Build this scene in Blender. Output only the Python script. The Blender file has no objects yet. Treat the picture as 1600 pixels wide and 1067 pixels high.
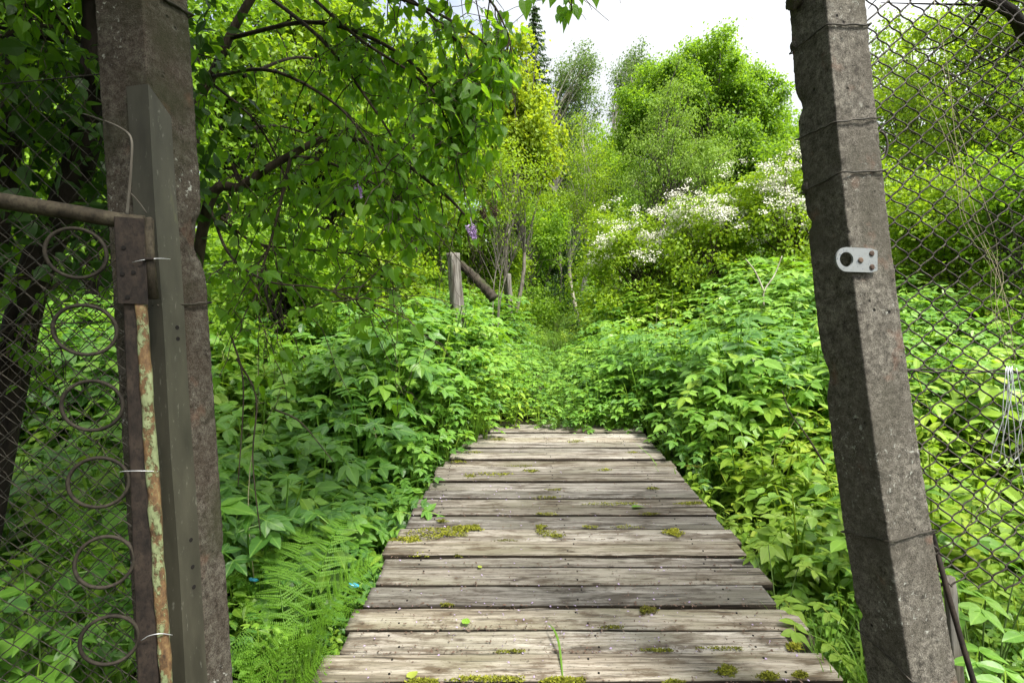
import bpy, math, random
import numpy as np
from mathutils import Vector

R = math.radians
SC = bpy.context.scene
COL = SC.collection
rng = np.random.default_rng(7)
random.seed(7)

# ------------------------------------------------------------------ camera, sky, sun, exposure
CAM_Z = 1.5
F = 800.0                       # focal length in pixels of a 1600 px wide picture (18 mm lens)
HORIZON = 547.0
cam_d = bpy.data.cameras.new('camera')
cam_d.lens = 18.0
cam_d.sensor_width = 36.0
cam_d.shift_y = (HORIZON - 533.5) / 1600.0
cam_d.clip_start = 0.05
cam_d.clip_end = 2000.0
cam = bpy.data.objects.new('camera', cam_d)
cam.location = (0, 0, CAM_Z)
cam.rotation_euler = (R(90), 0, 0)
COL.objects.link(cam)
SC.camera = cam

SUN_EL = 58.0
SUN_AZ = 140.0                  # compass angle from +Y, towards +X
SUN_DIR = Vector((math.sin(R(SUN_AZ)) * math.cos(R(SUN_EL)), math.cos(R(SUN_AZ)) * math.cos(R(SUN_EL)), math.sin(R(SUN_EL))))
world = bpy.data.worlds.new('World')
SC.world = world
world.use_nodes = True
wt = world.node_tree
wt.nodes.clear()
w_out = wt.nodes.new('ShaderNodeOutputWorld')
w_bg = wt.nodes.new('ShaderNodeBackground')
w_bg.inputs['Strength'].default_value = 0.145
w_sky = wt.nodes.new('ShaderNodeTexSky')
w_sky.sky_type = 'NISHITA'
w_sky.sun_disc = False
w_sky.sun_elevation = R(SUN_EL)
w_sky.sun_rotation = R(SUN_AZ)
w_sky.air_density = 1.0
w_sky.dust_density = 2.0
w_tc = wt.nodes.new('ShaderNodeTexCoord')
w_map = wt.nodes.new('ShaderNodeMapping')
w_map.inputs['Scale'].default_value = (1.6, 1.6, 3.4)
w_map.inputs['Location'].default_value = (0.35, 0.2, 0.1)
w_no = wt.nodes.new('ShaderNodeTexNoise')
w_no.inputs['Scale'].default_value = 1.7
w_no.inputs['Detail'].default_value = 7.0
w_no.inputs['Roughness'].default_value = 0.55
w_rp = wt.nodes.new('ShaderNodeValToRGB')
w_rp.color_ramp.elements[0].position = 0.40
w_rp.color_ramp.elements[0].color = (0.45, 0.45, 0.45, 1)
w_rp.color_ramp.elements[1].position = 0.52
w_rp.color_ramp.elements[1].color = (0.97, 0.97, 0.97, 1)
w_mix = wt.nodes.new('ShaderNodeMix')
w_mix.data_type = 'RGBA'
w_mix.inputs['B'].default_value = (5.0, 5.2, 5.4, 1)
w_dot = wt.nodes.new('ShaderNodeVectorMath')
w_dot.operation = 'DOT_PRODUCT'
w_dot.inputs[1].default_value = tuple(SUN_DIR)
wt.links.new(w_tc.outputs['Generated'], w_dot.inputs[0])
w_f = wt.nodes.new('ShaderNodeMath')
w_f.operation = 'MULTIPLY_ADD'
w_f.inputs[1].default_value = 0.5
w_f.inputs[2].default_value = 0.5
wt.links.new(w_dot.outputs['Value'], w_f.inputs[0])
w_p = wt.nodes.new('ShaderNodeMath')
w_p.operation = 'POWER'
w_p.inputs[1].default_value = 3.3
w_p.use_clamp = True
wt.links.new(w_f.outputs[0], w_p.inputs[0])
w_cl = wt.nodes.new('ShaderNodeMix')
w_cl.data_type = 'RGBA'
w_cl.inputs['A'].default_value = (1.62, 1.72, 1.82, 1)
w_cl.inputs['B'].default_value = (10.5, 10.5, 10.5, 1)
wt.links.new(w_p.outputs[0], w_cl.inputs['Factor'])
wt.links.new(w_cl.outputs['Result'], w_mix.inputs['B'])
wt.links.new(w_tc.outputs['Generated'], w_map.inputs['Vector'])
wt.links.new(w_map.outputs['Vector'], w_no.inputs['Vector'])
wt.links.new(w_no.outputs['Fac'], w_rp.inputs['Fac'])
wt.links.new(w_rp.outputs['Color'], w_mix.inputs['Factor'])
wt.links.new(w_sky.outputs['Color'], w_mix.inputs['A'])
wt.links.new(w_mix.outputs['Result'], w_bg.inputs['Color'])
wt.links.new(w_bg.outputs['Background'], w_out.inputs['Surface'])

sun_d = bpy.data.lights.new('sun', 'SUN')
sun_d.energy = 4.2
sun_d.angle = R(12.0)
sun_d.color = (1.0, 0.95, 0.86)
sun = bpy.data.objects.new('sun', sun_d)
sun.rotation_euler = SUN_DIR.to_track_quat('Z', 'Y').to_euler()
sun.location = (0, 0, 30)
COL.objects.link(sun)

SC.view_settings.view_transform = 'Standard'
SC.view_settings.look = 'None'
SC.view_settings.exposure = 1.35
SC.view_settings.gamma = 1.0
SC.view_settings.use_curve_mapping = False
SC.render.engine = 'CYCLES'
SC.cycles.max_bounces = 7
SC.cycles.diffuse_bounces = 4
SC.cycles.glossy_bounces = 2
SC.cycles.transmission_bounces = 5
SC.cycles.transparent_max_bounces = 4
SC.cycles.use_adaptive_sampling = True
SC.cycles.adaptive_threshold = 0.02
SC.cycles.use_denoising = True


# ------------------------------------------------------------------ helpers
def P(px, py, Y):
    """a point of the place, read off the photograph at depth Y metres"""
    return np.array([(px - 800.0) / F * Y, Y, CAM_Z - (py - HORIZON) / F * Y])


def smooth(a, b, x):
    t = np.clip((x - a) / (b - a), 0, 1)
    return t * t * (3 - 2 * t)


def _hash(ix, iy, iz):
    n = (ix * 374761393 + iy * 668265263 + iz * 2147483647 + 1013904223).astype(np.int64)
    n = (n ^ (n >> 13)) * 1274126177
    n = n & 0x7fffffff
    n = (n ^ (n >> 16)) & 0xffffff
    return n / float(0xffffff) * 2 - 1


def vnoise(p):
    p = np.asarray(p, float)
    i = np.floor(p).astype(np.int64)
    f = p - i
    f = f * f * (3 - 2 * f)
    r = 0
    for dx in (0, 1):
        for dy in (0, 1):
            for dz in (0, 1):
                w = (f[:, 0] if dx else 1 - f[:, 0]) * (f[:, 1] if dy else 1 - f[:, 1]) * (f[:, 2] if dz else 1 - f[:, 2])
                r = r + w * _hash(i[:, 0] + dx, i[:, 1] + dy, i[:, 2] + dz)
    return r


def fbm(p, octs=3):
    r = 0
    a = 1.0
    p = np.asarray(p, float)
    for k in range(octs):
        r = r + a * vnoise(p * (2 ** k) + 17.3 * k)
        a *= 0.5
    return r


def norm(v):
    v = np.asarray(v, float)
    return v / np.maximum(np.linalg.norm(v, axis=-1, keepdims=True), 1e-9)


class G:
    """collects verts, faces and a per-vertex vector (across, along, tint)"""
    def __init__(self):
        self.v, self.a, self.f3, self.f4, self.m3, self.m4 = [], [], [], [], [], []
        self.n = 0

    def add(self, V, F3=None, F4=None, A=None, mat=0):
        V = np.asarray(V, float).reshape(-1, 3)
        if A is None:
            A = np.zeros_like(V)
        self.v.append(V)
        self.a.append(np.asarray(A, float).reshape(-1, 3))
        if F3 is not None and len(F3):
            F3 = np.asarray(F3, np.int64).reshape(-1, 3)
            self.f3.append(F3 + self.n)
            self.m3.append(np.full(len(F3), mat))
        if F4 is not None and len(F4):
            F4 = np.asarray(F4, np.int64).reshape(-1, 4)
            self.f4.append(F4 + self.n)
            self.m4.append(np.full(len(F4), mat))
        self.n += len(V)

    def inst(self, T, pos, rot, scale, tint, mat=0):
        """T = (V, F3, F4, A); pos (M,3), rot (M,3,3) columns = local axes, scale (M,), tint (M,)"""
        V, F3, F4, A = T
        M, k = len(pos), len(V)
        if M == 0:
            return
        W = np.einsum('mij,kj->mki', rot, V) * np.asarray(scale).reshape(M, 1, 1) + np.asarray(pos)[:, None, :]
        AA = np.repeat(A[None], M, 0)
        AA[:, :, 2] += np.asarray(tint).reshape(M, 1)
        off = (np.arange(M) * k)[:, None, None]
        f3 = (F3[None] + off).reshape(-1, 3) if len(F3) else None
        f4 = (F4[None] + off).reshape(-1, 4) if len(F4) else None
        self.add(W.reshape(-1, 3), f3, f4, AA.reshape(-1, 3), mat)

    def tube(self, pts, rad, sides=6, mat=0, cap=True, tint=0.0):
        pts = np.asarray(pts, float)
        n = len(pts)
        rad = np.broadcast_to(np.asarray(rad, float), (n,)) if np.ndim(rad) else np.full(n, float(rad))
        t = np.gradient(pts, axis=0)
        t = norm(t)
        u = np.cross(t[0], (0.13, 0.31, 0.94))
        if np.linalg.norm(u) < 1e-3:
            u = np.cross(t[0], (1, 0, 0))
        u = u / np.linalg.norm(u)
        V = np.zeros((n, sides, 3))
        ang = np.arange(sides) / sides * 2 * math.pi
        L = 0
        A = np.zeros((n, sides, 3))
        for i in range(n):
            u = u - t[i] * np.dot(u, t[i])
            u = u / max(np.linalg.norm(u), 1e-9)
            w = np.cross(t[i], u)
            V[i] = pts[i] + rad[i] * (np.cos(ang)[:, None] * u + np.sin(ang)[:, None] * w)
            if i:
                L += np.linalg.norm(pts[i] - pts[i - 1])
            A[i, :, 1] = L
            A[i, :, 0] = ang
        A[:, :, 2] = tint
        i0 = np.arange(n - 1)[:, None] * sides
        j = np.arange(sides)[None]
        j2 = (j + 1) % sides
        F4 = np.stack([i0 + j, i0 + j2, i0 + sides + j2, i0 + sides + j], -1).reshape(-1, 4)
        F3 = []
        if cap:
            for q in range(1, sides - 1):
                F3.append((0, q + 1, q))
                b = (n - 1) * sides
                F3.append((b, b + q, b + q + 1))
        self.add(V.reshape(-1, 3), F3, F4, A.reshape(-1, 3), mat)

    def sweep(self, ring, cents, ux, uy, disp=None, mat=0, scale=None, side_mat=None):
        """closed ring (k,2) swept along centres with axes ux, uy (n,3); end caps as fans"""
        ring = np.asarray(ring, float)
        k, n = len(ring), len(cents)
        cents = np.asarray(cents, float)
        ux = np.broadcast_to(ux, (n, 3))
        uy = np.broadcast_to(uy, (n, 3))
        s = np.ones(n) if scale is None else np.asarray(scale)
        V = cents[:, None] + s[:, None, None] * (ring[None, :, 0, None] * ux[:, None] + ring[None, :, 1, None] * uy[:, None])
        nr = norm(ring)
        N = nr[None, :, 0, None] * ux[:, None] + nr[None, :, 1, None] * uy[:, None]
        if disp is not None:
            V = V + N * disp(V.reshape(-1, 3)).reshape(n, k, 1)
        V = V.reshape(-1, 3)
        i0 = np.arange(n - 1)[:, None] * k
        j = np.arange(k)[None]
        j2 = (j + 1) % k
        F4 = np.stack([i0 + j, i0 + j2, i0 + k + j2, i0 + k + j], -1).reshape(-1, 4)
        c0, c1 = V[:k].mean(0), V[-k:].mean(0)
        V = np.vstack([V, c0, c1])
        nb = n * k
        F3 = [(nb, (q + 1) % k, q) for q in range(k)] + [(nb + 1, nb - k + q, nb - k + (q + 1) % k) for q in range(k)]
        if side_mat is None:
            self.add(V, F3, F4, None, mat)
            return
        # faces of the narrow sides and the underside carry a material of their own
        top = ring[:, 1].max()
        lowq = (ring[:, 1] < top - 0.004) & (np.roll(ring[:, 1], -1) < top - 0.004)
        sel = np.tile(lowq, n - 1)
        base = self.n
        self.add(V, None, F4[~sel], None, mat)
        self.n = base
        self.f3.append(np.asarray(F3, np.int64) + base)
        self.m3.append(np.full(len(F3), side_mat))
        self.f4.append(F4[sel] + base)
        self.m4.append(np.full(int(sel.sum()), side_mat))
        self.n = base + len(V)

    def box(self, lo, hi, axes=None, org=(0, 0, 0), mat=0):
        lo, hi = np.array(lo, float), np.array(hi, float)
        c = np.array([[lo[0], lo[1], lo[2]], [hi[0], lo[1], lo[2]], [hi[0], hi[1], lo[2]], [lo[0], hi[1], lo[2]],
                      [lo[0], lo[1], hi[2]], [hi[0], lo[1], hi[2]], [hi[0], hi[1], hi[2]], [lo[0], hi[1], hi[2]]])
        if axes is not None:
            c = c @ np.asarray(axes, float)
        c = c + np.asarray(org)
        self.add(c, None, [(3, 2, 1, 0), (4, 5, 6, 7), (0, 1, 5, 4), (1, 2, 6, 5), (2, 3, 7, 6), (3, 0, 4, 7)], None, mat)

    def build(self, name, mats, parent=None, smooth_shade=True, loc=None):
        V = np.vstack(self.v)
        A = np.vstack(self.a)
        if loc is not None:
            V = V - np.asarray(loc)
        me = bpy.data.meshes.new(name)
        me.vertices.add(len(V))
        me.vertices.foreach_set('co', V.astype(np.float32).ravel())
        f4 = np.vstack(self.f4) if self.f4 else np.zeros((0, 4), int)
        f3 = np.vstack(self.f3) if self.f3 else np.zeros((0, 3), int)
        loops = np.concatenate([f4.ravel(), f3.ravel()]).astype(np.int32)
        start = np.concatenate([np.arange(len(f4)) * 4, len(f4) * 4 + np.arange(len(f3)) * 3]).astype(np.int32)
        me.loops.add(len(loops))
        me.loops.foreach_set('vertex_index', loops)
        me.polygons.add(len(start))
        me.polygons.foreach_set('loop_start', start)
        mi = np.concatenate(([np.concatenate(self.m4)] if self.m4 else []) + ([np.concatenate(self.m3)] if self.m3 else [])).astype(np.int32)
        me.polygons.foreach_set('material_index', mi)
        me.polygons.foreach_set('use_smooth', np.full(len(start), bool(smooth_shade)))
        at = me.attributes.new('lc', 'FLOAT_VECTOR', 'POINT')
        at.data.foreach_set('vector', A.astype(np.float32).ravel())
        me.update(calc_edges=True)
        for m in (mats if isinstance(mats, (list, tuple)) else [mats]):
            me.materials.append(m)
        o = bpy.data.objects.new(name, me)
        COL.objects.link(o)
        if loc is not None:
            o.location = tuple(loc)
        if parent is not None:
            o.parent = parent
        return o


def tag(o, label=None, cat=None, group=None, kind=None):
    if label:
        o['label'] = label
    if cat:
        o['category'] = cat
    if group:
        o['group'] = group
    if kind:
        o['kind'] = kind
    return o


def thing(name, label, cat, group=None):
    o = bpy.data.objects.new(name, None)
    o.empty_display_size = 0.2
    COL.objects.link(o)
    return tag(o, label, cat, group)


def set_base(root, loc):
    """move an empty to the thing's base while its parts stay where they stand"""
    root.location = tuple(loc)
    for c in root.children:
        c.location = tuple(np.array(c.location) - np.array(loc))
    return root


def bez(p0, p1, p2, n=8):
    t = np.linspace(0, 1, n)[:, None]
    return (1 - t) ** 2 * np.asarray(p0) + 2 * t * (1 - t) * np.asarray(p1) + t * t * np.asarray(p2)


def spline(pts, n=24):
    """Catmull-Rom through the points"""
    pts = np.asarray(pts, float)
    if len(pts) == 2:
        return pts[0] + np.linspace(0, 1, n)[:, None] * (pts[1] - pts[0])
    e = np.vstack([2 * pts[0] - pts[1], pts, 2 * pts[-1] - pts[-2]])
    u = np.linspace(0, len(pts) - 1 - 1e-6, n)
    i = u.astype(int)
    t = (u - i)[:, None]
    a, b, c, d = e[i], e[i + 1], e[i + 2], e[i + 3]
    return 0.5 * (2 * b + (c - a) * t + (2 * a - 5 * b + 4 * c - d) * t ** 2 + (3 * b - a - 3 * c + d) * t ** 3)


# ------------------------------------------------------------------ materials
class N:
    def __init__(self, name):
        self.m = bpy.data.materials.new(name)
        self.m.use_nodes = True
        self.t = self.m.node_tree
        self.t.nodes.clear()
        self.out = self.t.nodes.new('ShaderNodeOutputMaterial')

    def node(self, typ, **kw):
        n = self.t.nodes.new(typ)
        for k, v in kw.items():
            if hasattr(n, k) and not k[0].isupper():
                setattr(n, k, v)
            else:
                n.inputs[k.replace('_', ' ')].default_value = v
        return n

    def link(self, a, b):
        self.t.links.new(a, b)

    def noise(self, vec, scale, detail=4.0, rough=0.55):
        n = self.node('ShaderNodeTexNoise')
        n.inputs['Scale'].default_value = scale
        n.inputs['Detail'].default_value = detail
        n.inputs['Roughness'].default_value = rough
        if vec is not None:
            self.link(vec, n.inputs['Vector'])
        return n.outputs['Fac']

    def ramp(self, fac, stops, const=False):
        n = self.node('ShaderNodeValToRGB')
        cr = n.color_ramp
        while len(cr.elements) < len(stops):
            cr.elements.new(0.5)
        for e, (p, c) in zip(cr.elements, stops):
            e.position = p
            e.color = (c, c, c, 1) if np.isscalar(c) else (*c, 1)
        self.link(fac, n.inputs['Fac'])
        return n.outputs['Color']

    def mix(self, fac, a, b, blend='MIX'):
        n = self.node('ShaderNodeMix', data_type='RGBA', blend_type=blend)
        if np.isscalar(fac):
            n.inputs['Factor'].default_value = fac
        else:
            self.link(fac, n.inputs['Factor'])
        for s, x in (('A', a), ('B', b)):
            if isinstance(x, tuple):
                n.inputs[s].default_value = (*x, 1)
            else:
                self.link(x, n.inputs[s])
        return n.outputs['Result']

    def math(self, op, a, b=0.0):
        n = self.node('ShaderNodeMath', operation=op)
        for i, x in enumerate((a, b)):
            if np.isscalar(x):
                n.inputs[i].default_value = x
            else:
                self.link(x, n.inputs[i])
        return n.outputs[0]

    def coords(self, scale=(1, 1, 1), rnd=False):
        tc = self.node('ShaderNodeTexCoord')
        mp = self.node('ShaderNodeMapping')
        mp.inputs['Scale'].default_value = scale
        self.link(tc.outputs['Object'], mp.inputs['Vector'])
        if rnd:
            oi = self.node('ShaderNodeObjectInfo')
            m = self.math('MULTIPLY', oi.outputs['Random'], 57.0)
            cb = self.node('ShaderNodeCombineXYZ')
            for i in range(3):
                self.link(m, cb.inputs[i])
            self.link(cb.outputs[0], mp.inputs['Location'])
        return mp.outputs['Vector']

    def bump(self, h, strength, dist, prev=None):
        n = self.node('ShaderNodeBump')
        n.inputs['Strength'].default_value = strength
        n.inputs['Distance'].default_value = dist
        self.link(h, n.inputs['Height'])
        if prev is not None:
            self.link(prev, n.inputs['Normal'])
        return n.outputs['Normal']

    def principled(self, col, rough=0.7, metal=0.0, spec=0.4, normal=None):
        b = self.node('ShaderNodeBsdfPrincipled')
        for s, x in (('Base Color', col), ('Roughness', rough), ('Metallic', metal)):
            if isinstance(x, tuple):
                b.inputs[s].default_value = (*x, 1)
            elif np.isscalar(x):
                b.inputs[s].default_value = x
            else:
                self.link(x, b.inputs[s])
        b.inputs['Specular IOR Level'].default_value = spec
        if normal is not None:
            self.link(normal, b.inputs['Normal'])
        return b.outputs[0]

    def finish(self, sh):
        self.link(sh, self.out.inputs['Surface'])
        return self.m


def leaf_mat(name, dark, mid, light, transl, tfac=0.42, rough=0.42, vein=0.25, spec=0.22):
    m = N(name)
    a = m.node('ShaderNodeAttribute', attribute_name='lc')
    sp = m.node('ShaderNodeSeparateXYZ')
    m.link(a.outputs['Vector'], sp.inputs[0])
    tint = sp.outputs[2]
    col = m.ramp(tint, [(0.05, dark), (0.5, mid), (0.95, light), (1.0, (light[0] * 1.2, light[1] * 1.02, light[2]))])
    ab = m.math('ABSOLUTE', sp.outputs[0])
    rib = m.math('LESS_THAN', ab, 0.025)
    # side veins run obliquely from the midrib
    w = m.math('SUBTRACT', m.math('MULTIPLY', sp.outputs[1], 9.0), m.math('MULTIPLY', ab, 9.0))
    w = m.math('FRACT', w)
    w = m.math('LESS_THAN', w, 0.16)
    v = m.math('MAXIMUM', rib, m.math('MULTIPLY', w, 0.5))
    v = m.math('MULTIPLY', v, vein)
    col = m.mix(v, col, tuple(min(1, c * 1.6 + 0.03) for c in light))
    tc = m.mix(m.math('MULTIPLY', tint, 0.6), transl, tuple(c * 1.25 for c in transl))
    tc = m.mix(v, tc, tuple(c * 0.6 for c in transl))
    p = m.principled(col, rough, 0.0, spec)
    t = m.node('ShaderNodeBsdfTranslucent')
    m.link(tc, t.inputs['Color'])
    mx = m.node('ShaderNodeMixShader')
    mx.inputs[0].default_value = tfac
    m.link(p, mx.inputs[1])
    m.link(t.outputs[0], mx.inputs[2])
    return m.finish(mx.outputs[0])


def bark_mat(name, dark, light, scale=14.0, stretch=0.25, moss=None):
    m = N(name)
    co = m.coords((scale, scale, scale * stretch))
    n1 = m.noise(co, 1.0, 6)
    n2 = m.noise(m.coords((3, 3, 3)), 1.0, 3)
    col = m.ramp(n1, [(0.3, dark), (0.7, light)])
    if moss:
        col = m.mix(m.ramp(n2, [(0.5, 0.0), (0.62, 0.8)]), col, moss)
    return m.finish(m.principled(col, 0.9, 0, 0.2, m.bump(n1, 0.7, 0.02)))


M = {}
M['lilac'] = leaf_mat('lilac_leaf', (0.030, 0.085, 0.008), (0.058, 0.140, 0.012), (0.11, 0.21, 0.018), (0.24, 0.46, 0.012), 0.55, 0.5)
M['elder'] = leaf_mat('ground_elder_leaf', (0.038, 0.110, 0.022), (0.095, 0.215, 0.026), (0.175, 0.315, 0.034), (0.24, 0.45, 0.022), 0.36, 0.42, 0.25, 0.35)
M['herb'] = leaf_mat('herb_leaf', (0.065, 0.140, 0.012), (0.125, 0.230, 0.020), (0.21, 0.32, 0.03), (0.28, 0.45, 0.018), 0.36, 0.45, 0.25, 0.3)
M['fern'] = leaf_mat('fern_leaf', (0.0612, 0.1428, 0.0122), (0.1020, 0.2193, 0.0184), (0.1632, 0.3060, 0.0306), (0.2040, 0.4080, 0.0204), 0.38, 0.50, 0.0)
M['grass'] = leaf_mat('grass_blade', (0.060, 0.130, 0.018), (0.100, 0.195, 0.026), (0.17, 0.28, 0.045), (0.20, 0.36, 0.03), 0.35, 0.45, 0.0)
M['maple'] = leaf_mat('maple_leaf', (0.115, 0.185, 0.012), (0.190, 0.280, 0.015), (0.30, 0.38, 0.022), (0.42, 0.52, 0.02), 0.45, 0.45, 0.0)
M['broad'] = leaf_mat('broad_leaf', (0.070, 0.145, 0.012), (0.125, 0.230, 0.018), (0.20, 0.32, 0.026), (0.27, 0.46, 0.018), 0.45, 0.5, 0.0)
M['pale'] = leaf_mat('pale_leaf', (0.090, 0.165, 0.022), (0.155, 0.255, 0.030), (0.25, 0.34, 0.06), (0.26, 0.42, 0.03), 0.38, 0.55, 0.0)
M['aspen'] = leaf_mat('aspen_leaf', (0.060, 0.110, 0.030), (0.100, 0.165, 0.045), (0.17, 0.235, 0.08), (0.17, 0.28, 0.04), 0.35, 0.36, 0.0)
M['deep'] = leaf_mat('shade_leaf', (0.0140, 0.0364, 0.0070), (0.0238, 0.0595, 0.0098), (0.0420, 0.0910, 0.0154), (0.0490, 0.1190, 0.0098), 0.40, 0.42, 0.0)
M['needle'] = leaf_mat('spruce_needle', (0.035, 0.065, 0.022), (0.060, 0.105, 0.034), (0.10, 0.15, 0.05), (0.07, 0.13, 0.03), 0.2, 0.6, 0.0)
M['lime'] = leaf_mat('lime_leaf', (0.090, 0.165, 0.010), (0.150, 0.245, 0.014), (0.235, 0.335, 0.02), (0.31, 0.46, 0.015), 0.45, 0.42, 0.0)

m = N('white_blossom')
M['blossom'] = m.finish(m.principled((0.58, 0.57, 0.48), 0.7, 0, 0.2))
m = N('lilac_blossom')
M['purple'] = m.finish(m.principled(m.ramp(m.noise(m.coords((60, 60, 60)), 1.0), [(0.3, (0.30, 0.17, 0.42)), (0.7, (0.52, 0.40, 0.62))]), 0.7, 0, 0.2))
m = N('spent_blossom')
M['spent'] = m.finish(m.principled((0.085, 0.055, 0.04), 0.8, 0, 0.2))
m = N('petal')
M['petal'] = m.finish(m.principled((0.27, 0.21, 0.33), 0.7, 0, 0.2))
M['stem'] = (lambda m: m.finish(m.principled((0.07, 0.12, 0.025), 0.6, 0, 0.3)))(N('green_stem'))
M['drystem'] = (lambda m: m.finish(m.principled((0.30, 0.27, 0.16), 0.8, 0, 0.2)))(N('dry_stem'))

M['bark'] = bark_mat('lilac_bark', (0.018, 0.013, 0.009), (0.070, 0.056, 0.038), 26, 0.3)
M['bark_dark'] = bark_mat('dark_bark', (0.007, 0.005, 0.004), (0.026, 0.020, 0.015), 22, 0.25)
M['bark_grey'] = bark_mat('grey_bark', (0.0600, 0.0510, 0.0390), (0.1620, 0.1500, 0.1260), 20, 0.3)
M['bark_pale'] = bark_mat('pale_bark', (0.17, 0.15, 0.11), (0.42, 0.40, 0.33), 9, 0.6)
M['bark_log'] = bark_mat('mossy_bark', (0.0158, 0.0126, 0.0090), (0.0540, 0.0450, 0.0338), 26, 0.4, (0.0315, 0.0450, 0.0090))


def wood_mat(name, base, pale, dark, algae, brown, sc=1.0):
    m = N(name)
    g = m.coords((1.2 * sc, 26 * sc, 26 * sc), True)
    g2 = m.coords((7.0 * sc, 260 * sc, 260 * sc), True)
    b = m.coords((1.5, 5.0, 5.0), True)
    b2 = m.coords((4.5, 18, 18), True)
    nn = m.node('ShaderNodeTexNoise')
    nn.inputs['Scale'].default_value = 1.0
    nn.inputs['Detail'].default_value = 6.0
    nn.inputs['Roughness'].default_value = 0.62
    nn.inputs['Distortion'].default_value = 0.5
    m.link(g, nn.inputs['Vector'])
    n1 = nn.outputs['Fac']
    n2 = m.noise(g2, 1.0, 4, 0.65)
    n3 = m.noise(b, 1.0, 4)
    n4 = m.noise(b2, 1.0, 7, 0.68)
    n5 = m.noise(m.coords((1.5, 85, 85), True), 1.0, 3, 0.5)
    grit = m.noise(m.coords((70, 90, 90), True), 1.0, 3, 0.7)
    col = m.ramp(n1, [(0.33, dark), (0.45, base), (0.66, pale)])
    col = m.mix(m.ramp(n2, [(0.36, 0.8), (0.48, 0.0)]), col, dark)
    col = m.mix(m.ramp(n3, [(0.46, 0.0), (0.64, 0.75)]), col, algae)
    col = m.mix(m.ramp(n4, [(0.51, 0.0), (0.62, 0.88)]), col, brown)
    n6 = m.noise(m.coords((2.6, 30, 30), True), 1.0, 6, 0.7)
    col = m.mix(m.ramp(n6, [(0.56, 0.0), (0.66, 0.8)]), col, tuple(x * 0.9 for x in dark))
    crack = m.ramp(n5, [(0.29, 1.0), (0.33, 0.0)])
    col = m.mix(crack, col, tuple(x * 0.3 for x in dark))
    col = m.mix(m.ramp(grit, [(0.60, 0.0), (0.70, 0.6)]), col, dark)
    # knots
    vo = m.node('ShaderNodeTexVoronoi')
    vo.inputs['Scale'].default_value = 1.0
    m.link(m.coords((3.4, 8.5, 8.5), True), vo.inputs['Vector'])
    kn = m.ramp(vo.outputs['Distance'], [(0.05, 0.9), (0.13, 0.0)])
    col = m.mix(kn, col, tuple(x * 0.6 for x in brown))
    oi = m.node('ShaderNodeObjectInfo')
    hs = m.node('ShaderNodeHueSaturation')
    m.link(col, hs.inputs['Color'])
    m.link(m.math('ADD', m.math('MULTIPLY', oi.outputs['Random'], 0.75), 0.62), hs.inputs['Value'])
    m.link(m.math('ADD', m.math('MULTIPLY', m.math('FRACT', m.math('MULTIPLY', oi.outputs['Random'], 7.3)), 0.5), 0.75), hs.inputs['Saturation'])
    nb = m.bump(n1, 0.6, 0.008)
    nb = m.bump(n2, 0.7, 0.004, nb)
    nb = m.bump(m.math('SUBTRACT', 1.0, crack), 0.8, 0.006, nb)
    return m.finish(m.principled(hs.outputs[0], 0.85, 0, 0.2, nb))


M['plank'] = wood_mat('weathered_plank', (0.1594, 0.1401, 0.1140), (0.3043, 0.2850, 0.2463), (0.0347, 0.0281, 0.0213), (0.1207, 0.1120, 0.0792), (0.0599, 0.0454, 0.0309))
M['beam'] = wood_mat('rotten_beam', (0.07, 0.055, 0.04), (0.12, 0.1, 0.075), (0.02, 0.016, 0.012), (0.05, 0.06, 0.025), (0.04, 0.03, 0.02))


def gap_shade_mat():  # dark plank sides: the shade of the gaps put into the colour
    m = N('plank_gap_shade')
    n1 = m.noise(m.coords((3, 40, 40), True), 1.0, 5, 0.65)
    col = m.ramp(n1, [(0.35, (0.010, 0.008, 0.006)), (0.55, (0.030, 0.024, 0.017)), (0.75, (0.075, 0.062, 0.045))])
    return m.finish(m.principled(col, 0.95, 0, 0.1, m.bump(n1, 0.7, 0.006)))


M['rot'] = gap_shade_mat()  # painted shade for the gaps between planks


def grey_post_mat():
    m = N('weathered_post_wood')
    g = m.coords((34, 34, 2.2), True)
    n1 = m.noise(g, 1.0, 5, 0.6)
    n2 = m.noise(m.coords((6, 6, 3), True), 1.0, 4)
    col = m.ramp(n1, [(0.32, (0.025, 0.021, 0.018)), (0.48, (0.105, 0.096, 0.083)), (0.72, (0.21, 0.20, 0.18))])
    col = m.mix(m.ramp(n2, [(0.55, 0.0), (0.7, 0.5)]), col, (0.10, 0.075, 0.05))
    return m.finish(m.principled(col, 0.85, 0, 0.2, m.bump(n1, 0.9, 0.012)))


M['post_wood'] = grey_post_mat()


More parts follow.
